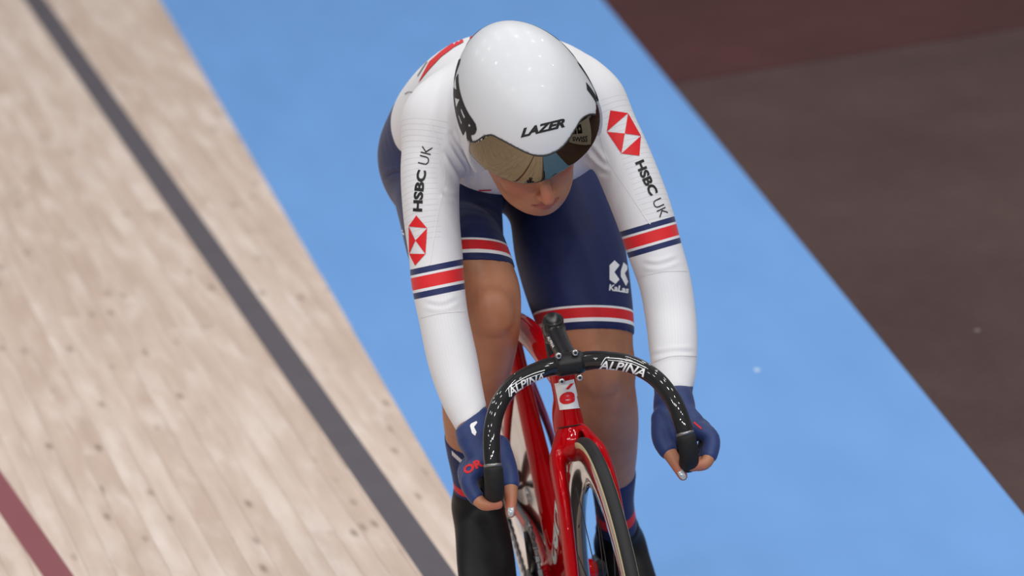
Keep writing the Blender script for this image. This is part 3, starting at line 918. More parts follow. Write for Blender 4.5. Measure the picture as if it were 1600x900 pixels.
body_pr = [TORSO, CHEST, TRAP, SH_R, SH_L] + GLUTE + [LEG_R, LEG_L] + PATELLA + [FOOT_R, HEEL_R, FOOT_L, HEEL_L, ARM_R, ARM_L, NECK] + HEAD
for s_ in 'LR':
    p_, t_, f_ = HANDS[s_]
    body_pr += [p_, t_] + f_
V, Q = solid(body_pr, .003, smooth=1)
me = mesh_from(V, Q)
q_ = (V - HF) @ HA.T
lips = ((np.abs(q_[:, 0]) < .024) & (q_[:, 1] > .080) & (np.abs(q_[:, 2] + .0675 - .02 * 0) < .0125 - .010 * (np.abs(q_[:, 0]) / .024) ** 1.5)).astype(float)
flush = np.exp(-((np.abs(q_[:, 0]) - .0) ** 2 / .02 ** 2 + (q_[:, 1] - .115) ** 2 / .02 ** 2 + (q_[:, 2] + .03) ** 2 / .018 ** 2)) * .5
flush += .6 * np.exp(-((np.abs(q_[:, 0]) - .04) ** 2 / .02 ** 2 + (q_[:, 1] - .07) ** 2 / .03 ** 2 + (q_[:, 2] + .03) ** 2 / .02 ** 2))
for s_ in 'LR':
    for lm in [HANDS[s_][1]] + HANDS[s_][2]:
        e_ = lm.P[-1]; flush += .45 * np.exp(-((V - e_) ** 2).sum(1) / .02 ** 2)
for k in (LEG_R.P[30], LEG_L.P[36]): flush += .12 * np.exp(-((V - k) ** 2).sum(1) / .05 ** 2)
fattr(me, 'lips', lips); fattr(me, 'flush', np.clip(flush, 0, 1))
body = link('body', me, skin, person)
print('body', len(V), round(time.time() - T0, 1))

# ---- white top with long sleeves
top_m = mat('white_knit', WHITE, .62, sheen=.15, spec=.3)
n = N(top_m); co = n.coords()
wv = n.noise(co, 600.0, 2)
t_, al, an, z_ = n.attr('arm_t'), n.attr('arm_len'), n.attr('arm_out'), n.attr('arm_ang')
wht = n.mix(n.noise(co, 9.0, 3), (.63, .63, .66), (.67, .67, .70))
# fine grey rules across the outer panel of the upper sleeve, along the forearm below
rules = n.math('LESS_THAN', n.math('FRACT', n.math('MULTIPLY', al, 108.0)), .11)
outer = n.math('MULTIPLY', n.math('GREATER_THAN', an, .30), n.math('LESS_THAN', t_, 2.75))
outer = n.math('MULTIPLY', outer, n.math('GREATER_THAN', t_, .02))
c_ = n.mix(n.math('MULTIPLY', n.math('MULTIPLY', rules, outer), .55), wht, (.42, .42, .44))
vert = n.math('LESS_THAN', n.math('FRACT', n.math('MULTIPLY', z_, 8.0)), .09)
low = n.math('GREATER_THAN', t_, 4.15)
c_ = n.mix(n.math('MULTIPLY', n.math('MULTIPLY', vert, low), .28), c_, (.45, .45, .47))
bt = n.attr('bands')
c_ = n.mix(n.band(bt, .00, .20), c_, NAVY)
c_ = n.mix(n.band(bt, .285, .70), c_, RED)
c_ = n.mix(n.band(bt, .795, 1.0), c_, NAVY)
n.l.new(c_, n.b.inputs['Base Color'])
fold = n.noise(n.mapping(co, (14, 30, 18)), 1.0, 2)
n.bump(n.math('ADD', n.math('MULTIPLY', wv, .25), fold), .12, .003)
G = .003
cufR = CR * .66 - CU * .75; cufL = CR * .05 - CU * 1.0
jr = [TORSO.cut(1.75, 7, .0045), CHEST.grown(G), TRAP.grown(G), SH_R.grown(G), SH_L.grown(G), ARM_R.cut(0, 7.95, G, n1=cufR), ARM_L.cut(0, 7.88, G, n1=cufL), NECK.cut(0, .9, G)]
V, Q = solid(jr, .0030, smooth=2)
def crease(V, Q, lines):
    """press soft folds into cloth along traced lines, on the side that faces forward"""
    fn = np.cross(V[Q[:, 2]] - V[Q[:, 0]], V[Q[:, 3]] - V[Q[:, 1]])
    vn = np.stack([np.bincount(Q.ravel(), np.repeat(fn[:, i], 4), len(V)) for i in range(3)], 1)
    vn /= np.linalg.norm(vn, axis=1)[:, None] + 1e-12
    face = np.clip((vn @ CB) * 2.5, 0, 1)
    pq = proj(V); disp = np.zeros(len(V))
    for depth, w_, pts_ in lines:
        B = catmull([(x, y, 0) for x, y in pts_], 6)[:, :2]
        bd = np.full(len(V), 1e9); sg = np.zeros(len(V)); tt = np.zeros(len(V))
        for i in range(len(B) - 1):
            d = B[i + 1] - B[i]; L = np.linalg.norm(d); d = d / L; q = pq - B[i]
            t = np.clip(q @ d, 0, L); e = q - np.outer(t, d); l_ = np.hypot(e[:, 0], e[:, 1])
            mk = l_ < bd; bd[mk] = l_[mk]; sg[mk] = np.sign(q[:, 0] * d[1] - q[:, 1] * d[0])[mk]; tt[mk] = ((i + t / L) / (len(B) - 1))[mk]
        prof = -.45 * np.exp(-(bd / w_) ** 2) + .85 * np.exp(-((bd - 2.1 * w_) / (1.3 * w_)) ** 2)
        disp += depth * prof * np.clip(np.sin(np.pi * np.clip(tt * .94 + .03, 0, 1)) * 1.6, 0, 1) * (bd < 6 * w_)
    return V + vn * (disp * face)[:, None]
V = crease(V, Q, [(.0050, 3.0, [(738, 296), (730, 270), (717, 243), (702, 212)]), (.0055, 2.8, [(738, 280), (731, 254), (719, 230), (706, 206)]), (.0045, 3.0, [(733, 300), (722, 280), (709, 256), (697, 236)]),
                  (.0040, 3.0, [(742, 290), (737, 262), (728, 238)]), (.0040, 3.0, [(912, 243), (925, 252), (938, 266), (950, 273)]), (.0035, 3.0, [(918, 226), (930, 240), (944, 258)]),
                  (.0025, 3.2, [(690, 300), (700, 306), (713, 310)]), (.0020, 3.0, [(664, 474), (690, 478), (716, 468)]), (.0020, 3.0, [(1004, 412), (1030, 414), (1060, 404)]), (.0022, 3.0, [(1020, 556), (1050, 550), (1084, 550)])])
me = mesh_from(V, Q)
tR, lR, aR, dR = ARM_R.param(V); tL, lL, aL, dL = ARM_L.param(V)
isL = dL < dR
at_ = np.where(isL, tL, tR); al_ = np.where(isL, lL, lR); aa_ = np.where(isL, aL, aR); dd_ = np.minimum(dL, dR)
on = (dd_ < .075)
fattr(me, 'arm_t', np.where(on, at_, 0)); fattr(me, 'arm_len', al_)
fattr(me, 'arm_out', np.where(on, np.where(isL, np.cos(aL - .5), -np.cos(aR + .5)), -1)); fattr(me, 'arm_ang', aa_)
# band coordinate 0..1 across the navy / red / navy hoop of each sleeve
def at_len(limb, px, py):
    g = [proj(p) for p in limb.P]; i = np.argmin([np.hypot(*(q - (px, py))) for q in g]); return limb.L[i]
def band_coord(limb, l_, p0, p1):
    a, b = at_len(limb, *p0), at_len(limb, *p1)
    return (l_ - a) / (b - a)
def plane_band(p0, p1, Y, nx, ny):
    """hoop coordinate across parallel planes whose trace in the photograph has the normal (nx, ny)"""
    a, b = at(*p0, Y), at(*p1, Y); n_ = CR * nx - CU * ny
    return ((V - a) @ n_) / ((b - a) @ n_)
bR = plane_band((682, 413), (687, 460), .265, .20, .98); bL = plane_band((1011, 350), (1025, 391), .285, .276, .961)
fattr(me, 'bands', np.where(on, np.where(isL, bL, bR), -1))
top = link('skinsuit_top', me, top_m, person)
print('top', len(V), round(time.time() - T0, 1))

# ---- navy shorts
short_m = mat('navy_knit', NAVY, .6, sheen=.1, spec=.3)
n = N(short_m); co = n.coords()
nv = n.mix(n.noise(co, 8.0, 3), srgb(16, 28, 72), srgb(22, 36, 86))
bt = n.attr('bands')
c_ = n.mix(n.band(bt, .0, .09), nv, (.8, .8, .8))
c_ = n.mix(n.band(bt, .09, .52), c_, RED)
c_ = n.mix(n.band(bt, .52, .68), c_, (.8, .8, .8))
n.l.new(c_, n.b.inputs['Base Color'])
n.bump(n.math('ADD', n.math('MULTIPLY', n.noise(co, 600.0, 2), .3), n.noise(n.mapping(co, (10, 24, 16)), 1.0, 2)), .12, .003)
HEM_R, HEM_L = 3.52, 4.24
def hem_n(limb, t, side_, dn):
    d = limb.tan(t); d = d - CR * (d @ CR - side_); d = d - CU * dn; return d / np.linalg.norm(d)
nR, nL = hem_n(LEG_R, HEM_R, .0, 1.6), hem_n(LEG_L, HEM_L, .03, .2)
def hem_cut(limb, t, n_):
    c = limb.cut(0, t + .7, G, n1=n_); c.e1 = limb.pos(t); return c
sh = [TORSO.cut(0, 2.5, G)] + [g.grown(G) for g in GLUTE] + [hem_cut(LEG_R, HEM_R, nR), hem_cut(LEG_L, HEM_L, nL)]
V, Q = solid(sh, .0032, smooth=2)
V = crease(V, Q, [(.0035, 2.6, [(598, 280), (615, 270), (632, 268)]), (.0025, 2.6, [(604, 325), (618, 312), (632, 306)]), (.0025, 3.0, [(740, 320), (765, 326), (786, 340)])])
me = mesh_from(V, Q)
tR, lR, aR, dR = LEG_R.param(V); tL, lL, aL, dL = LEG_L.param(V)
isL = dL < dR
hemR, hemL = np.interp(HEM_R, LEG_R.T, LEG_R.L), np.interp(HEM_L, LEG_L.T, LEG_L.L)
BW = .041
qL, qR = (V - LEG_L.pos(HEM_L)) @ nL, (V - LEG_R.pos(HEM_R)) @ nR
fattr(me, 'bands', np.where(isL & (tL > 2.5), qL / BW + 1, np.where(~isL & (tR > 1.8), qR / BW + 1, -1)))
shorts = link('shorts', me, short_m, person)
print('shorts', len(V), round(time.time() - T0, 1))

# ---- socks, shoe covers, gloves
sock_m = mat('navy_sock', NAVY, .7, sheen=.1, spec=.2)
n = N(sock_m); co = n.coords()
n.l.new(n.mix(n.band(n.attr('bands'), .55, .66), n.mix(n.noise(co, 20.0, 3), srgb(18, 30, 74), srgb(24, 38, 88)), RED), n.b.inputs['Base Color'])
n.bump(n.noise(co, 500.0, 2), .2, .001)
cover_m = mat('black_shoe_cover', (.012, .012, .013), .45, spec=.18)
n = N(cover_m); co = n.coords()
n.l.new(n.mix(n.noise(co, 18.0, 3), (.004, .004, .005), (.011, .011, .012)), n.b.inputs['Base Color']); n.bump(n.noise(n.mapping(co, (20, 20, 40)), 1.0, 3), .25, .004)
for limb, t0, t1, ft, hl in ((LEG_R, 8.85, 11, FOOT_R, HEEL_R), (LEG_L, 8.95, 11, FOOT_L, HEEL_L)):
    V, Q = solid([limb.cut(t0, t1, .0022)], .003, smooth=1)
    me = mesh_from(V, Q)
    t_, l_, a_, d_2 = limb.param(V)
    fattr(me, 'bands', (t_ - t0) / (t1 - t0))
    link('sock', me, sock_m, person)
    V, Q = solid([limb.cut(10.55, 11, .0045), ft.grown(.004), hl.grown(.004)], .0035, smooth=2)
    link('shoe_cover', mesh_from(V, Q), cover_m, person)
glove_m = mat('navy_glove', NAVY, .55, sheen=.1, spec=.35)
n = N(glove_m); co = n.coords()
n.l.new(n.mix(n.noise(co, 25.0, 4, .6), srgb(20, 33, 80), srgb(40, 62, 116)), n.b.inputs['Base Color'])
n.bump(n.math('ADD', n.math('MULTIPLY', n.noise(co, 500.0, 2), .4), n.noise(n.mapping(co, (60, 60, 90)), 1.0, 2)), .3, .002)
nail_m = mat('silver_nail', srgb(150, 160, 168), .25, coat=1.0)
n = N(nail_m); n.l.new(n.mix(n.ramp(n.noise(n.coords(), 900.0, 1), [(.5, (0, 0, 0)), (.6, (1, 1, 1))]), srgb(140, 152, 162), srgb(205, 210, 215)), n.b.inputs['Base Color'])
GLV = {}
for s_, arm in (('R', ARM_R), ('L', ARM_L)):
    p_, t_, f_ = HANDS[s_]
    pr_ = [arm.cut(7.86 if s_ == 'R' else 7.70, 9, .0042, n0=cufR if s_ == 'R' else cufL), p_.grown(.002), t_.cut(0, 1.55, .0022)] + [q.cut(0, 1.70 if i == 0 else 1.9, .0020) for i, q in enumerate(f_)]
    V, Q = solid(pr_, .0022, smooth=1)
    GLV[s_] = link('glove', mesh_from(V, Q), glove_m, person)
    # thumb nail
    tip = t_.P[-1]; prev = t_.P[-4]; d = (tip - prev) / np.linalg.norm(tip - prev)
    nn = -(-CB) * 1.0; nn = CB - d * (CB @ d); nn /= np.linalg.norm(nn); sx = np.cross(d, nn)
    c0 = tip + nn * .0062 - d * .003
    V, Q = solid([Limb([(c0 - d * .006, .0052, .0018), (c0 + d * .002, .0056, .0018), (c0 + d * .0085 - nn * .003, .0044, .0014)], side=tuple(sx))], .0008, smooth=1)
    link('thumb_nail', mesh_from(V, Q), nail_m, person)
print('rider', round(time.time() - T0, 1))

# ================================================================== the helmet
helmet = empty('cycling_helmet', (0, 0, 0))
tag(helmet, 'smooth white aero helmet with dark mirrored visor on the rider', 'helmet')
shell_m = mat('white_shell', (.66, .68, .69), .42, coat=.06)
n = N(shell_m); n.l.new(n.mix(n.noise(n.coords(), 6.0, 2), (.53, .545, .575), (.56, .575, .605)), n.b.inputs['Base Color'])
visor_m = mat('mirror_visor', (.16, .14, .11), .04, metal=1.0)
n = N(visor_m); n.l.new(n.mix(n.noise(n.coords(), 5.0, 2), (.185, .158, .108), (.215, .185, .13)), n.b.inputs['Base Color'])
HE = [Ell(HH(0, -.012, .022), (.112, .142, .126), HA, k=.05), Ell(HH(0, -.085, .012), (.085, .115, .098), HA, k=.05), Ell(HH(0, .02, -.012), (.108, .112, .105), HA, k=.04)]
def lower_edge(s_, f):
    """height of the shell's lower rim: sweeps up to the temples beside the visor"""
    return -.070 + 0 * s_
class HField:
    pass
def helm_local(X, Y, Z):
    x, y, z = X - HC[0], Y - HC[1], Z - HC[2]
    return [x * a[0] + y * a[1] + z * a[2] for a in HA]
def rim(trc):
    loc = np.array([(trace(HE, *q) - HC) @ HA.T for q in trc])
    o_ = np.argsort(loc[:, 0]); return loc[o_]
BROW = rim([(722, 200), (736, 221), (744, 221), (757, 213), (769, 211), (782, 217), (797, 225), (812, 233), (825, 239), (837, 242.5), (848, 243), (858, 241), (867, 237), (876, 231), (884, 223), (891, 213), (898, 202), (905, 190), (912, 183), (921, 179), (930, 179)])
LOW = rim([(776, 276), (790, 283), (804, 287), (820, 289), (832, 289), (846, 286), (860, 280), (878, 270), (890, 262)])
def brow(s_):
    return np.interp(s_, BROW[:, 0], BROW[:, 2])
def vlow(s_):
    return np.interp(s_, LOW[:, 0], LOW[:, 2])
def cut_shell(F, X, Y, Z):
    s_, f, h_ = helm_local(X, Y, Z)
    front = np.maximum(brow(s_) - h_, .0 - f - .0)          # in front: above the brow line only
    # keep: behind the temple line or above the brow; and above the lower rim
    keep = np.maximum(np.minimum(brow(s_) - h_, f - .028 + .0 * h_), -.030 - .25 * (f + .03) - h_)
    return np.maximum(F, keep)
V, Q = solid([p.grown(.0018) for p in HE], .0022, fn=cut_shell, smooth=2)
shell = link('shell', mesh_from(V, Q), shell_m, helmet)
def cut_visor(F, X, Y, Z):
    s_, f, h_ = helm_local(X, Y, Z)
    inner_ = F + .0035
    F = np.maximum(F, -inner_)
    F = np.maximum(F, h_ - brow(s_) - .009)
    F = np.maximum(F, .022 - f)
    F = np.maximum(F, vlow(s_) - h_)
    return F
V, Q = solid([p.grown(-.0012) for p in HE], .0018, fn=cut_visor, smooth=2)
visor = link('visor', mesh_from(V, Q), visor_m, helmet)
seal_m = mat('black_seal', (.015, .015, .016), .5)
n = N(seal_m); n.l.new(n.mix(n.noise(n.coords(), 80.0, 2), (.012, .012, .013), (.02, .02, .021)), n.b.inputs['Base Color'])
sl_ = catmull([HC + HA.T @ q + (HA.T @ q) / np.linalg.norm(q) * .0008 for q in BROW[1:]], 5)
link('rim_seal', mesh_from(*tube(sl_, .0017, 8)), seal_m, helmet)
print('helmet', round(time.time() - T0, 1))

# ================================================================== lettering, emblems and seams printed on the cloth, helmet and bicycle
def bvh(o):
    me = o.data
    V = [tuple(o.matrix_world @ v.co) for v in me.vertices]
    return BVHTree.FromPolygons(V, [tuple(p.vertices) for p in me.polygons])
bpy.context.view_layer.update()
BV = {}
def tree(o):
    if o.name not in BV: BV[o.name] = bvh(o)
    return BV[o.name]
def fill(polys):
    """flat filled outlines -> (2D verts, faces)"""
    bm = bmesh.new()
    for pl in polys:
        vs = [bm.verts.new((x, y, 0)) for x, y in pl]
        bm.faces.new(vs)
    return bm
def text_bm(body_, bold=0.0, shear=0.0, spacing=1.0):
    cu = bpy.data.curves.new('lettering', 'FONT')
    cu.body = body_; cu.size = 1.0; cu.offset = bold; cu.shear = shear; cu.space_character = spacing; cu.fill_mode = 'FRONT'; cu.resolution_u = 3
    ob = bpy.data.objects.new('lettering_tmp', cu); COL.objects.link(ob)
    dg = bpy.context.evaluated_depsgraph_get(); dg.update()
    me = bpy.data.meshes.new_from_object(ob.evaluated_get(dg))
    bpy.data.objects.remove(ob); bpy.data.curves.remove(cu)
    bm = bmesh.new(); bm.from_mesh(me); bpy.data.meshes.remove(me)
    bmesh.ops.remove_doubles(bm, verts=bm.verts, dist=1e-5)
    co = np.array([v.co[:] for v in bm.verts])
    lo, hi = co.min(0), co.max(0)
    for v in bm.verts:
        v.co.x = (v.co.x - lo[0]) / (hi[0] - lo[0]); v.co.y = (v.co.y - min(lo[1], 0) * 0) / .73
    return bm, (hi[0] - lo[0]) / .73
def refine(bm, mx):
    bmesh.ops.triangulate(bm, faces=bm.faces[:])
    for _ in range(6):
        e = [q for q in bm.edges if q.calc_length() > mx]
        if not e: break
        bmesh.ops.subdivide_edges(bm, edges=e, cuts=1)
        bmesh.ops.triangulate(bm, faces=[f for f in bm.faces if len(f.verts) > 3])
def lay(name, bm, target, mt, parent, off=.0009, origin=None, direction=None, maxd=30.0, label=None):
    """press a flat figure onto a surface. Verts hold photograph pixels, or with origin/direction: points to move along direction"""
    tr = tree(target)
    bad = []
    for v in bm.verts:
        if direction is None:
            o_, d_ = Vector(CAM), Vector(ray(v.co.x, v.co.y)).normalized()
        else:
            o_, d_ = Vector(origin(v.co.x, v.co.y)), Vector(direction)
        loc, no, idx, dist = tr.ray_cast(o_, d_, maxd)
        if loc is None: bad.append(v); continue
        if no.dot(d_) > 0: no = -no
        v.co = loc + no * off
    if bad: bmesh.ops.delete(bm, geom=bad, context='VERTS')
    if not bm.faces: bm.free(); return None
    me = bpy.data.meshes.new('mesh'); bm.to_mesh(me); bm.free()
    for p in me.polygons: p.use_smooth = True
    o = link(name, me, mt, parent)
    if label: o['label'] = label
    return o
def text_px(name, s_, base, height, target, mt, parent, bold=0.0, shear=0.0, spacing=1.0, off=.0009, mx=4.0):
    """lettering along a baseline of pixels; height in pixels, letters stand to the left of the baseline's direction"""
    bm, asp = text_bm(s_, bold, shear, spacing)
    B = catmull([(x, y, 0) for x, y in base], 10)[:, :2] if len(base) > 2 else np.array(base, float)
    L = np.concatenate([[0], np.cumsum(np.linalg.norm(np.diff(B, axis=0), axis=1))])
    refine(bm, mx / max(L[-1], 1))
    for v in bm.verts:
        q = v.co.x * L[-1]
        x, y = np.interp(q, L, B[:, 0]), np.interp(q, L, B[:, 1])
        i = min(max(np.searchsorted(L, q) - 1, 0), len(B) - 2)
        d = (B[i + 1] - B[i]) / np.linalg.norm(B[i + 1] - B[i])
        nx, ny = d[1], -d[0]
        v.co = Vector((x + nx * v.co.y * height, y + ny * v.co.y * height, 0))
    return lay(name, bm, target, mt, parent, off)
def poly_px(name, polys, target, mt, parent, off=.0009, mx=4.0, label=None):
    bm = fill(polys); refine(bm, mx)
    return lay(name, bm, target, mt, parent, off, label=label)
def stroke_px(name, pts, w, target, mt, parent, off=.0009, mx=4.0):
    B = catmull([(x, y, 0) for x, y in pts], 8)[:, :2] if len(pts) > 2 else np.array(pts, float)
    L_, R_ = [], []
    for i in range(len(B)):
        d = B[min(i + 1, len(B) - 1)] - B[max(i - 1, 0)]; d = d / np.linalg.norm(d); nn = np.array([d[1], -d[0]]) * w / 2
        L_.append(B[i] + nn); R_.append(B[i] - nn)
    bm = bmesh.new()
    a = [bm.verts.new((*q, 0)) for q in L_]; b = [bm.verts.new((*q, 0)) for q in R_]
    for i in range(len(B) - 1): bm.faces.new((a[i], a[i + 1], b[i + 1], b[i]))
    refine(bm, mx)
    return lay(name, bm, target, mt, parent, off)
def pm(name, c, rough=.55):
    mt = mat(name, c, rough, spec=.3); n = N(mt)
    n.l.new(n.mix(n.noise(n.coords(), 40.0, 2), tuple(x * .95 for x in c), tuple(min(1, x * 1.05) for x in c)), n.b.inputs['Base Color'])
    return mt
ink_black, ink_red, ink_white, ink_grey = pm('ink_black', (.012, .012, .013)), pm('ink_red', RED), pm('ink_white', (.80, .80, .81)), pm('ink_grey', (.30, .30, .32))
seam_m = pm('seam', (.70, .69, .70))

# sleeves
text_px('sleeve_lettering', 'HSBC', [(659, 331), (661, 300), (666, 267)], 13.5, top, ink_black, top, bold=.045, spacing=1.0)
text_px('sleeve_lettering', 'UK', [(668.5, 259), (676, 230)], 17, top, ink_black, top, bold=-.006)
text_px('sleeve_lettering', 'HSBC', [(992.5, 254), (1004, 281), (1016.5, 306.5)], 13.5, top, ink_black, top, bold=.045)
text_px('sleeve_lettering', 'UK', [(1018.5, 315), (1031, 341)], 16, top, ink_black, top, bold=-.006)
def emblem(T_, RU, RL, B_, LL, LU, C_):
    poly_px('emblem', [[T_, RU, LU], [LU, C_, LL], [RU, RL, C_], [LL, RL, B_]], top, ink_red, top, .0009, label='red hexagon emblem')
emblem((650.8, 336.7), (667.5, 356.6), (665, 397), (649, 415), (639.8, 396.4), (639.0, 353.8), (649.5, 375.8))
emblem((953.3, 172.4), (980.9, 176.9), (1000.9, 212.4), (998.7, 243.6), (971, 240), (948, 205.8), (976, 208.8)) if False else \
    poly_px('emblem', [[(953.3, 172.4), (980.9, 176.9), (948, 205.8)], [(980.9, 176.9), (1000.9, 212.4), (976, 208.8)], [(1000.9, 212.4), (998.7, 243.6), (971, 240)], [(948, 205.8), (976, 208.8), (971, 240)]], top, ink_red, top, .0009, label='red hexagon emblem')
stroke_px('seam', [(673, 194), (683, 222), (690, 248), (694.5, 272), (690.7, 302), (685, 327), (676, 380), (671, 414)], 1.8, top, seam_m, top)
stroke_px('seam', [(932, 170), (935.5, 195), (941, 222), (950, 250), (966.7, 276), (985, 303), (1003, 331), (1016, 350)], 1.8, top, seam_m, top)
stroke_px('seam', [(657, 496), (690, 489), (727, 486)], 1.5, top, seam_m, top)
stroke_px('seam', [(1019, 566), (1050, 556), (1088, 556)], 1.5, top, seam_m, top)
stroke_px('seam', [(999, 432), (1035, 424), (1073, 423)], 1.5, top, seam_m, top)
stroke_px('chest_lettering', [(748, 297.5), (758, 297), (768, 296.5)], 1.6, top, ink_red, top)
# back of the top
q7 = lambda L: [(590 + x / 5, 20 + y / 5) for x, y in L]
poly_px('back_stripe', [q7([(320, 550), (350, 490), (400, 395), (410, 380), (402, 448), (345, 518)]), q7([(410, 380), (500, 300), (500, 345), (402, 448)]), q7([(500, 300), (600, 230), (600, 270), (500, 345)]), q7([(600, 230), (668, 200), (672, 232), (600, 270)])], top, ink_red, top, .0012)
poly_px('back_lettering', [q7([(722, 180), (770, 172), (778, 200), (755, 212), (722, 208), (745, 192)]), q7([(770, 172), (810, 165), (846, 152), (820, 172), (790, 190), (778, 200)])], top, ink_red, top, .0012)
stroke_px('back_lettering', q7([(315, 495), (380, 395), (450, 310)]), 1.8, top, ink_grey, top, .0012)
stroke_px('back_lettering', q7([(215, 635), (245, 620), (275, 622)]), 1.5, top, ink_grey, top, .0012)
# thigh of the shorts
q8 = lambda L: [(700 + x / 3.6, 280 + y / 3.6) for x, y in L]
poly_px('thigh_emblem', [q8([(907, 485), (935, 457), (963, 484), (934, 523), (907, 523)]), q8([(907, 523), (934, 523), (962, 565), (940, 590), (907, 566)]),
                         q8([(985, 468), (1006, 488), (1006, 508), (992, 530), (970, 530), (970, 516)]), q8([(970, 530), (992, 530), (1011, 576), (999, 601), (970, 548)])], shorts, ink_white, shorts)
text_px('thigh_lettering', 'KaLas', [(951, 453.5), (966, 455.5), (981, 458)], 9.5, shorts, ink_white, shorts, bold=.035)
# hip: small white print along the edge of the shorts
for i in range(9):
    x0, y0 = 610.5 + i * 2.3, 318 + i * 5.6
    poly_px('hip_lettering', [[(x0, y0), (x0 + 3.0, y0 + 1.2), (x0 + 4.4, y0 + 4.6), (x0 + 1.4, y0 + 3.6)]], shorts, ink_white, shorts, .0012)
# sock print, right ankle
socks = [o for o in person.children if o.name.startswith('sock')]
sockR = min(socks, key=lambda o: np.mean([v.co.x for v in o.data.vertices]))
for i in range(6):
    x0, y0 = 706.5 + i * 2.6, 704 + i * 2.4
    poly_px('sock_lettering', [[(x0, y0), (x0 + 1.9, y0 + 1.5), (x0 + 2.4, y0 + 8.5), (x0 + .5, y0 + 7)]], sockR, ink_white, sockR)
# gloves
q5 = lambda L: [(690 + x / 4.5, 620 + y / 4.5) for x, y in L]
poly_px('glove_emblem', [q5([(200, 205), (207, 190), (245, 172), (251, 184), (228, 214), (210, 240)]), q5([(210, 240), (228, 214), (246, 250), (236, 276), (213, 256)])], GLV['R'], ink_white, GLV['R'])
text_px('glove_lettering', 'OR', [(729, 742), (741, 733.5), (756, 727)], 11.5, GLV['R'], ink_red, GLV['R'], bold=.05)
stroke_px('glove_piping', [(1084, 660), (1090, 665), (1096, 670)], 2.5, GLV['L'], ink_red, GLV['L'])

# helmet
text_px('shell_lettering', 'LAZER', [(813.5, 214.3), (884.5, 197.0)], 12.5, shell, ink_black, shell, bold=.05, shear=.45)
def side_text(sgn):
    bm, asp = text_bm('LAZER', .06, .2)
    refine(bm, .025)
    hgt = .041; wid = .235
    def org(x, y):
        u_ = x * wid; v_ = y * hgt
        ca, sa = math.cos(math.radians(1)), math.sin(math.radians(1))
        f0, h0 = -.188, .035
        if sgn < 0: f = f0 + u_ * ca - v_ * sa; h = h0 + u_ * sa + v_ * ca
        else:
            u2 = wid - u_
            f = f0 + u2 * ca + v_ * sa * -1; h = h0 + u2 * sa + v_ * ca
        return HH(sgn * .3, f, h)
    return lay('shell_lettering', bm, shell, ink_black, shell, .0009, org, tuple(-sgn * hs), .6)
side_text(-1); side_text(1)
# chin strap
q5b = lambda x, y: (740 + x / 5, 170 + y / 5)
st_pts = [at(*q5b(150, 500), .215), at(*q5b(180, 560), .212), at(*q5b(232, 640), .21), at(797, 312, .225)]
link('chin_strap', mesh_from(*tube(catmull(st_pts, 6), .0022, 8)), seal_m, helmet)

# handlebar lettering
text_px('bar_lettering', 'ALPINA', [(935, 576), (958, 577.5), (983, 581), (1006, 589)], 13, bar, ink_white, bar, bold=.02, shear=.3, mx=3)
stroke_px('bar_lettering', [(939, 570), (946, 560), (952, 558.5)], 1.2, bar, ink_white, bar)
stroke_px('bar_lettering', [(946, 559), (970, 561), (990, 566), (1010, 575)], 1.2, bar, ink_white, bar)
stroke_px('bar_lettering', [(950, 562.5), (970, 564.5), (990, 569.5), (1008, 577.5)], .9, bar, ink_white, bar)
text_px('bar_lettering', 'ALPINA', [(797, 620), (814, 608), (833, 599.5), (851, 594)], 12, bar, ink_white, bar, bold=.02, shear=.3, mx=3)
stroke_px('bar_lettering', [(795.5, 620), (795, 606), (800, 601)], 1.2, bar, ink_white, bar)
stroke_px('bar_lettering', [(796, 605), (812, 594), (830, 585), (851, 578)], 1.2, bar, ink_white, bar)
stroke_px('bar_lettering', [(798, 608), (813, 597.5), (831, 588.5), (850, 582)], .9, bar, ink_white, bar)
stem_body = [o for o in stem.children if o.name.startswith('stem_body')][0]
text_px('stem_lettering', 'ALPINA', [(855, 527), (864, 544)], 4.5, stem_body, ink_white, stem_body, bold=.02, mx=3)
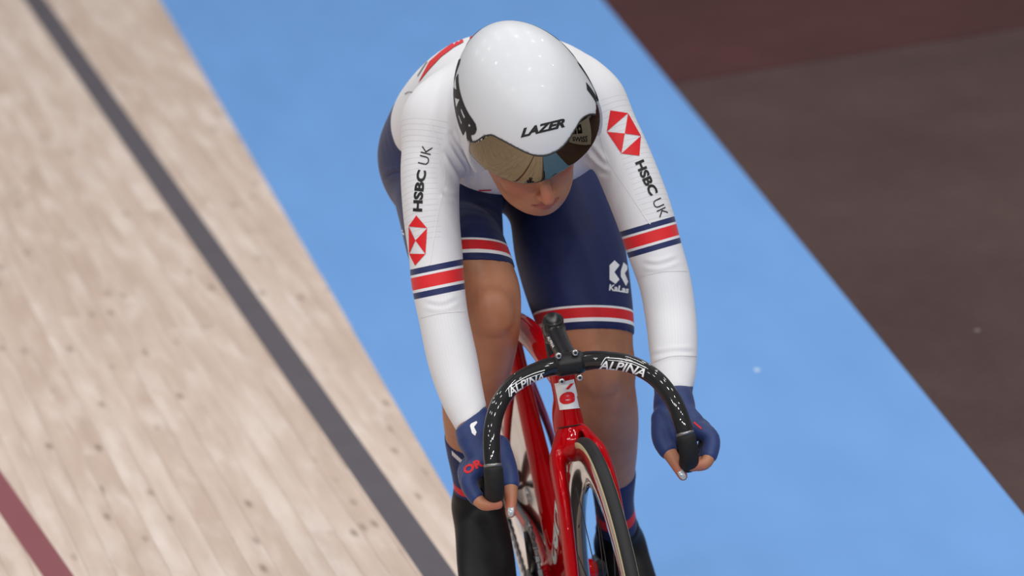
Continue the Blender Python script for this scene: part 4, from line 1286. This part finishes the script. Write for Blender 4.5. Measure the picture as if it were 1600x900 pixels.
# head badge and down-tube lettering
frame_o = [o for o in bike.children if o.name.startswith('frame')][0]
poly_px('head_badge', [[(866.8, 599.5), (896, 592.5), (906, 637.5), (875, 640.5)]], frame_o, ink_white, frame_o, .0008, 3.0, label='white badge with red letter e')
text_px('badge_lettering', 'e', [(876.3, 631.5), (898.5, 627.5)], 25, frame_o, ink_red, frame_o, bold=.04, shear=.15, off=.0015, mx=2.5)
poly_px('badge_lettering', [[(883.7, 608.3), (890.0, 599.8), (896, 598.6), (888, 608.6)]], frame_o, ink_red, frame_o, .0015, 2.5)
def tube_text(sgn):
    bm, asp = text_bm('cerv\u00e9lo', .03, .1)
    refine(bm, .03)
    a, b = HT0 + L3(0, .05, -.045), BBp + L3(0, -.05, .05)
    d = (b - a) / np.linalg.norm(b - a); up_ = np.cross(L3(1, 0, 0), d); up_ = up_ if up_[2] > 0 else -up_
    wid = np.linalg.norm(b - a)
    def org(x, y):
        q = (1 - x) if sgn < 0 else x
        return a + d * (q * wid) + up_ * ((y - .4) * .05) + L3(sgn * .2, 0, 0)
    return lay('tube_lettering', bm, frame_o, ink_white, frame_o, .0009, org, (-sgn, 0, 0), .3)
tube_text(-1); tube_text(1)
print('done', round(time.time() - T0, 1))

# print on the hoarding
panel = [o for o in hoard.children if o.name.startswith('panel')][0]
def board_poly(name, ys_, zs_, mt, x=2.734):
    link(name, mesh_from([(x, ys_[0], zs_[0]), (x, ys_[1], zs_[0]), (x, ys_[1], zs_[1]), (x, ys_[0], zs_[1])], [(0, 3, 2, 1)], False), mt, panel)
def board_text(t_, y0, y1, z0, hgt, mt, x, bold):
    bm, asp = text_bm(t_, bold)
    for v in bm.verts: v.co = Vector((x, y0 + (y1 - y0) * v.co.x, z0 + hgt * v.co.y))
    me = bpy.data.meshes.new('mesh'); bm.to_mesh(me); bm.free()
    link('board_lettering', me, mt, panel)
board_poly('board_square', (-1.05, -.55), (.60, 1.0), ink_black); board_poly('board_square', (-.45, .05), (.60, 1.0), ink_black)
board_text('T', -.90, -.70, .68, .24, ink_white, 2.730, .04); board_text('+', -.30, -.10, .72, .20, ink_white, 2.730, .04)
board_text('SWISS', -1.1, .6, .20, .26, ink_black, 2.733, .03)
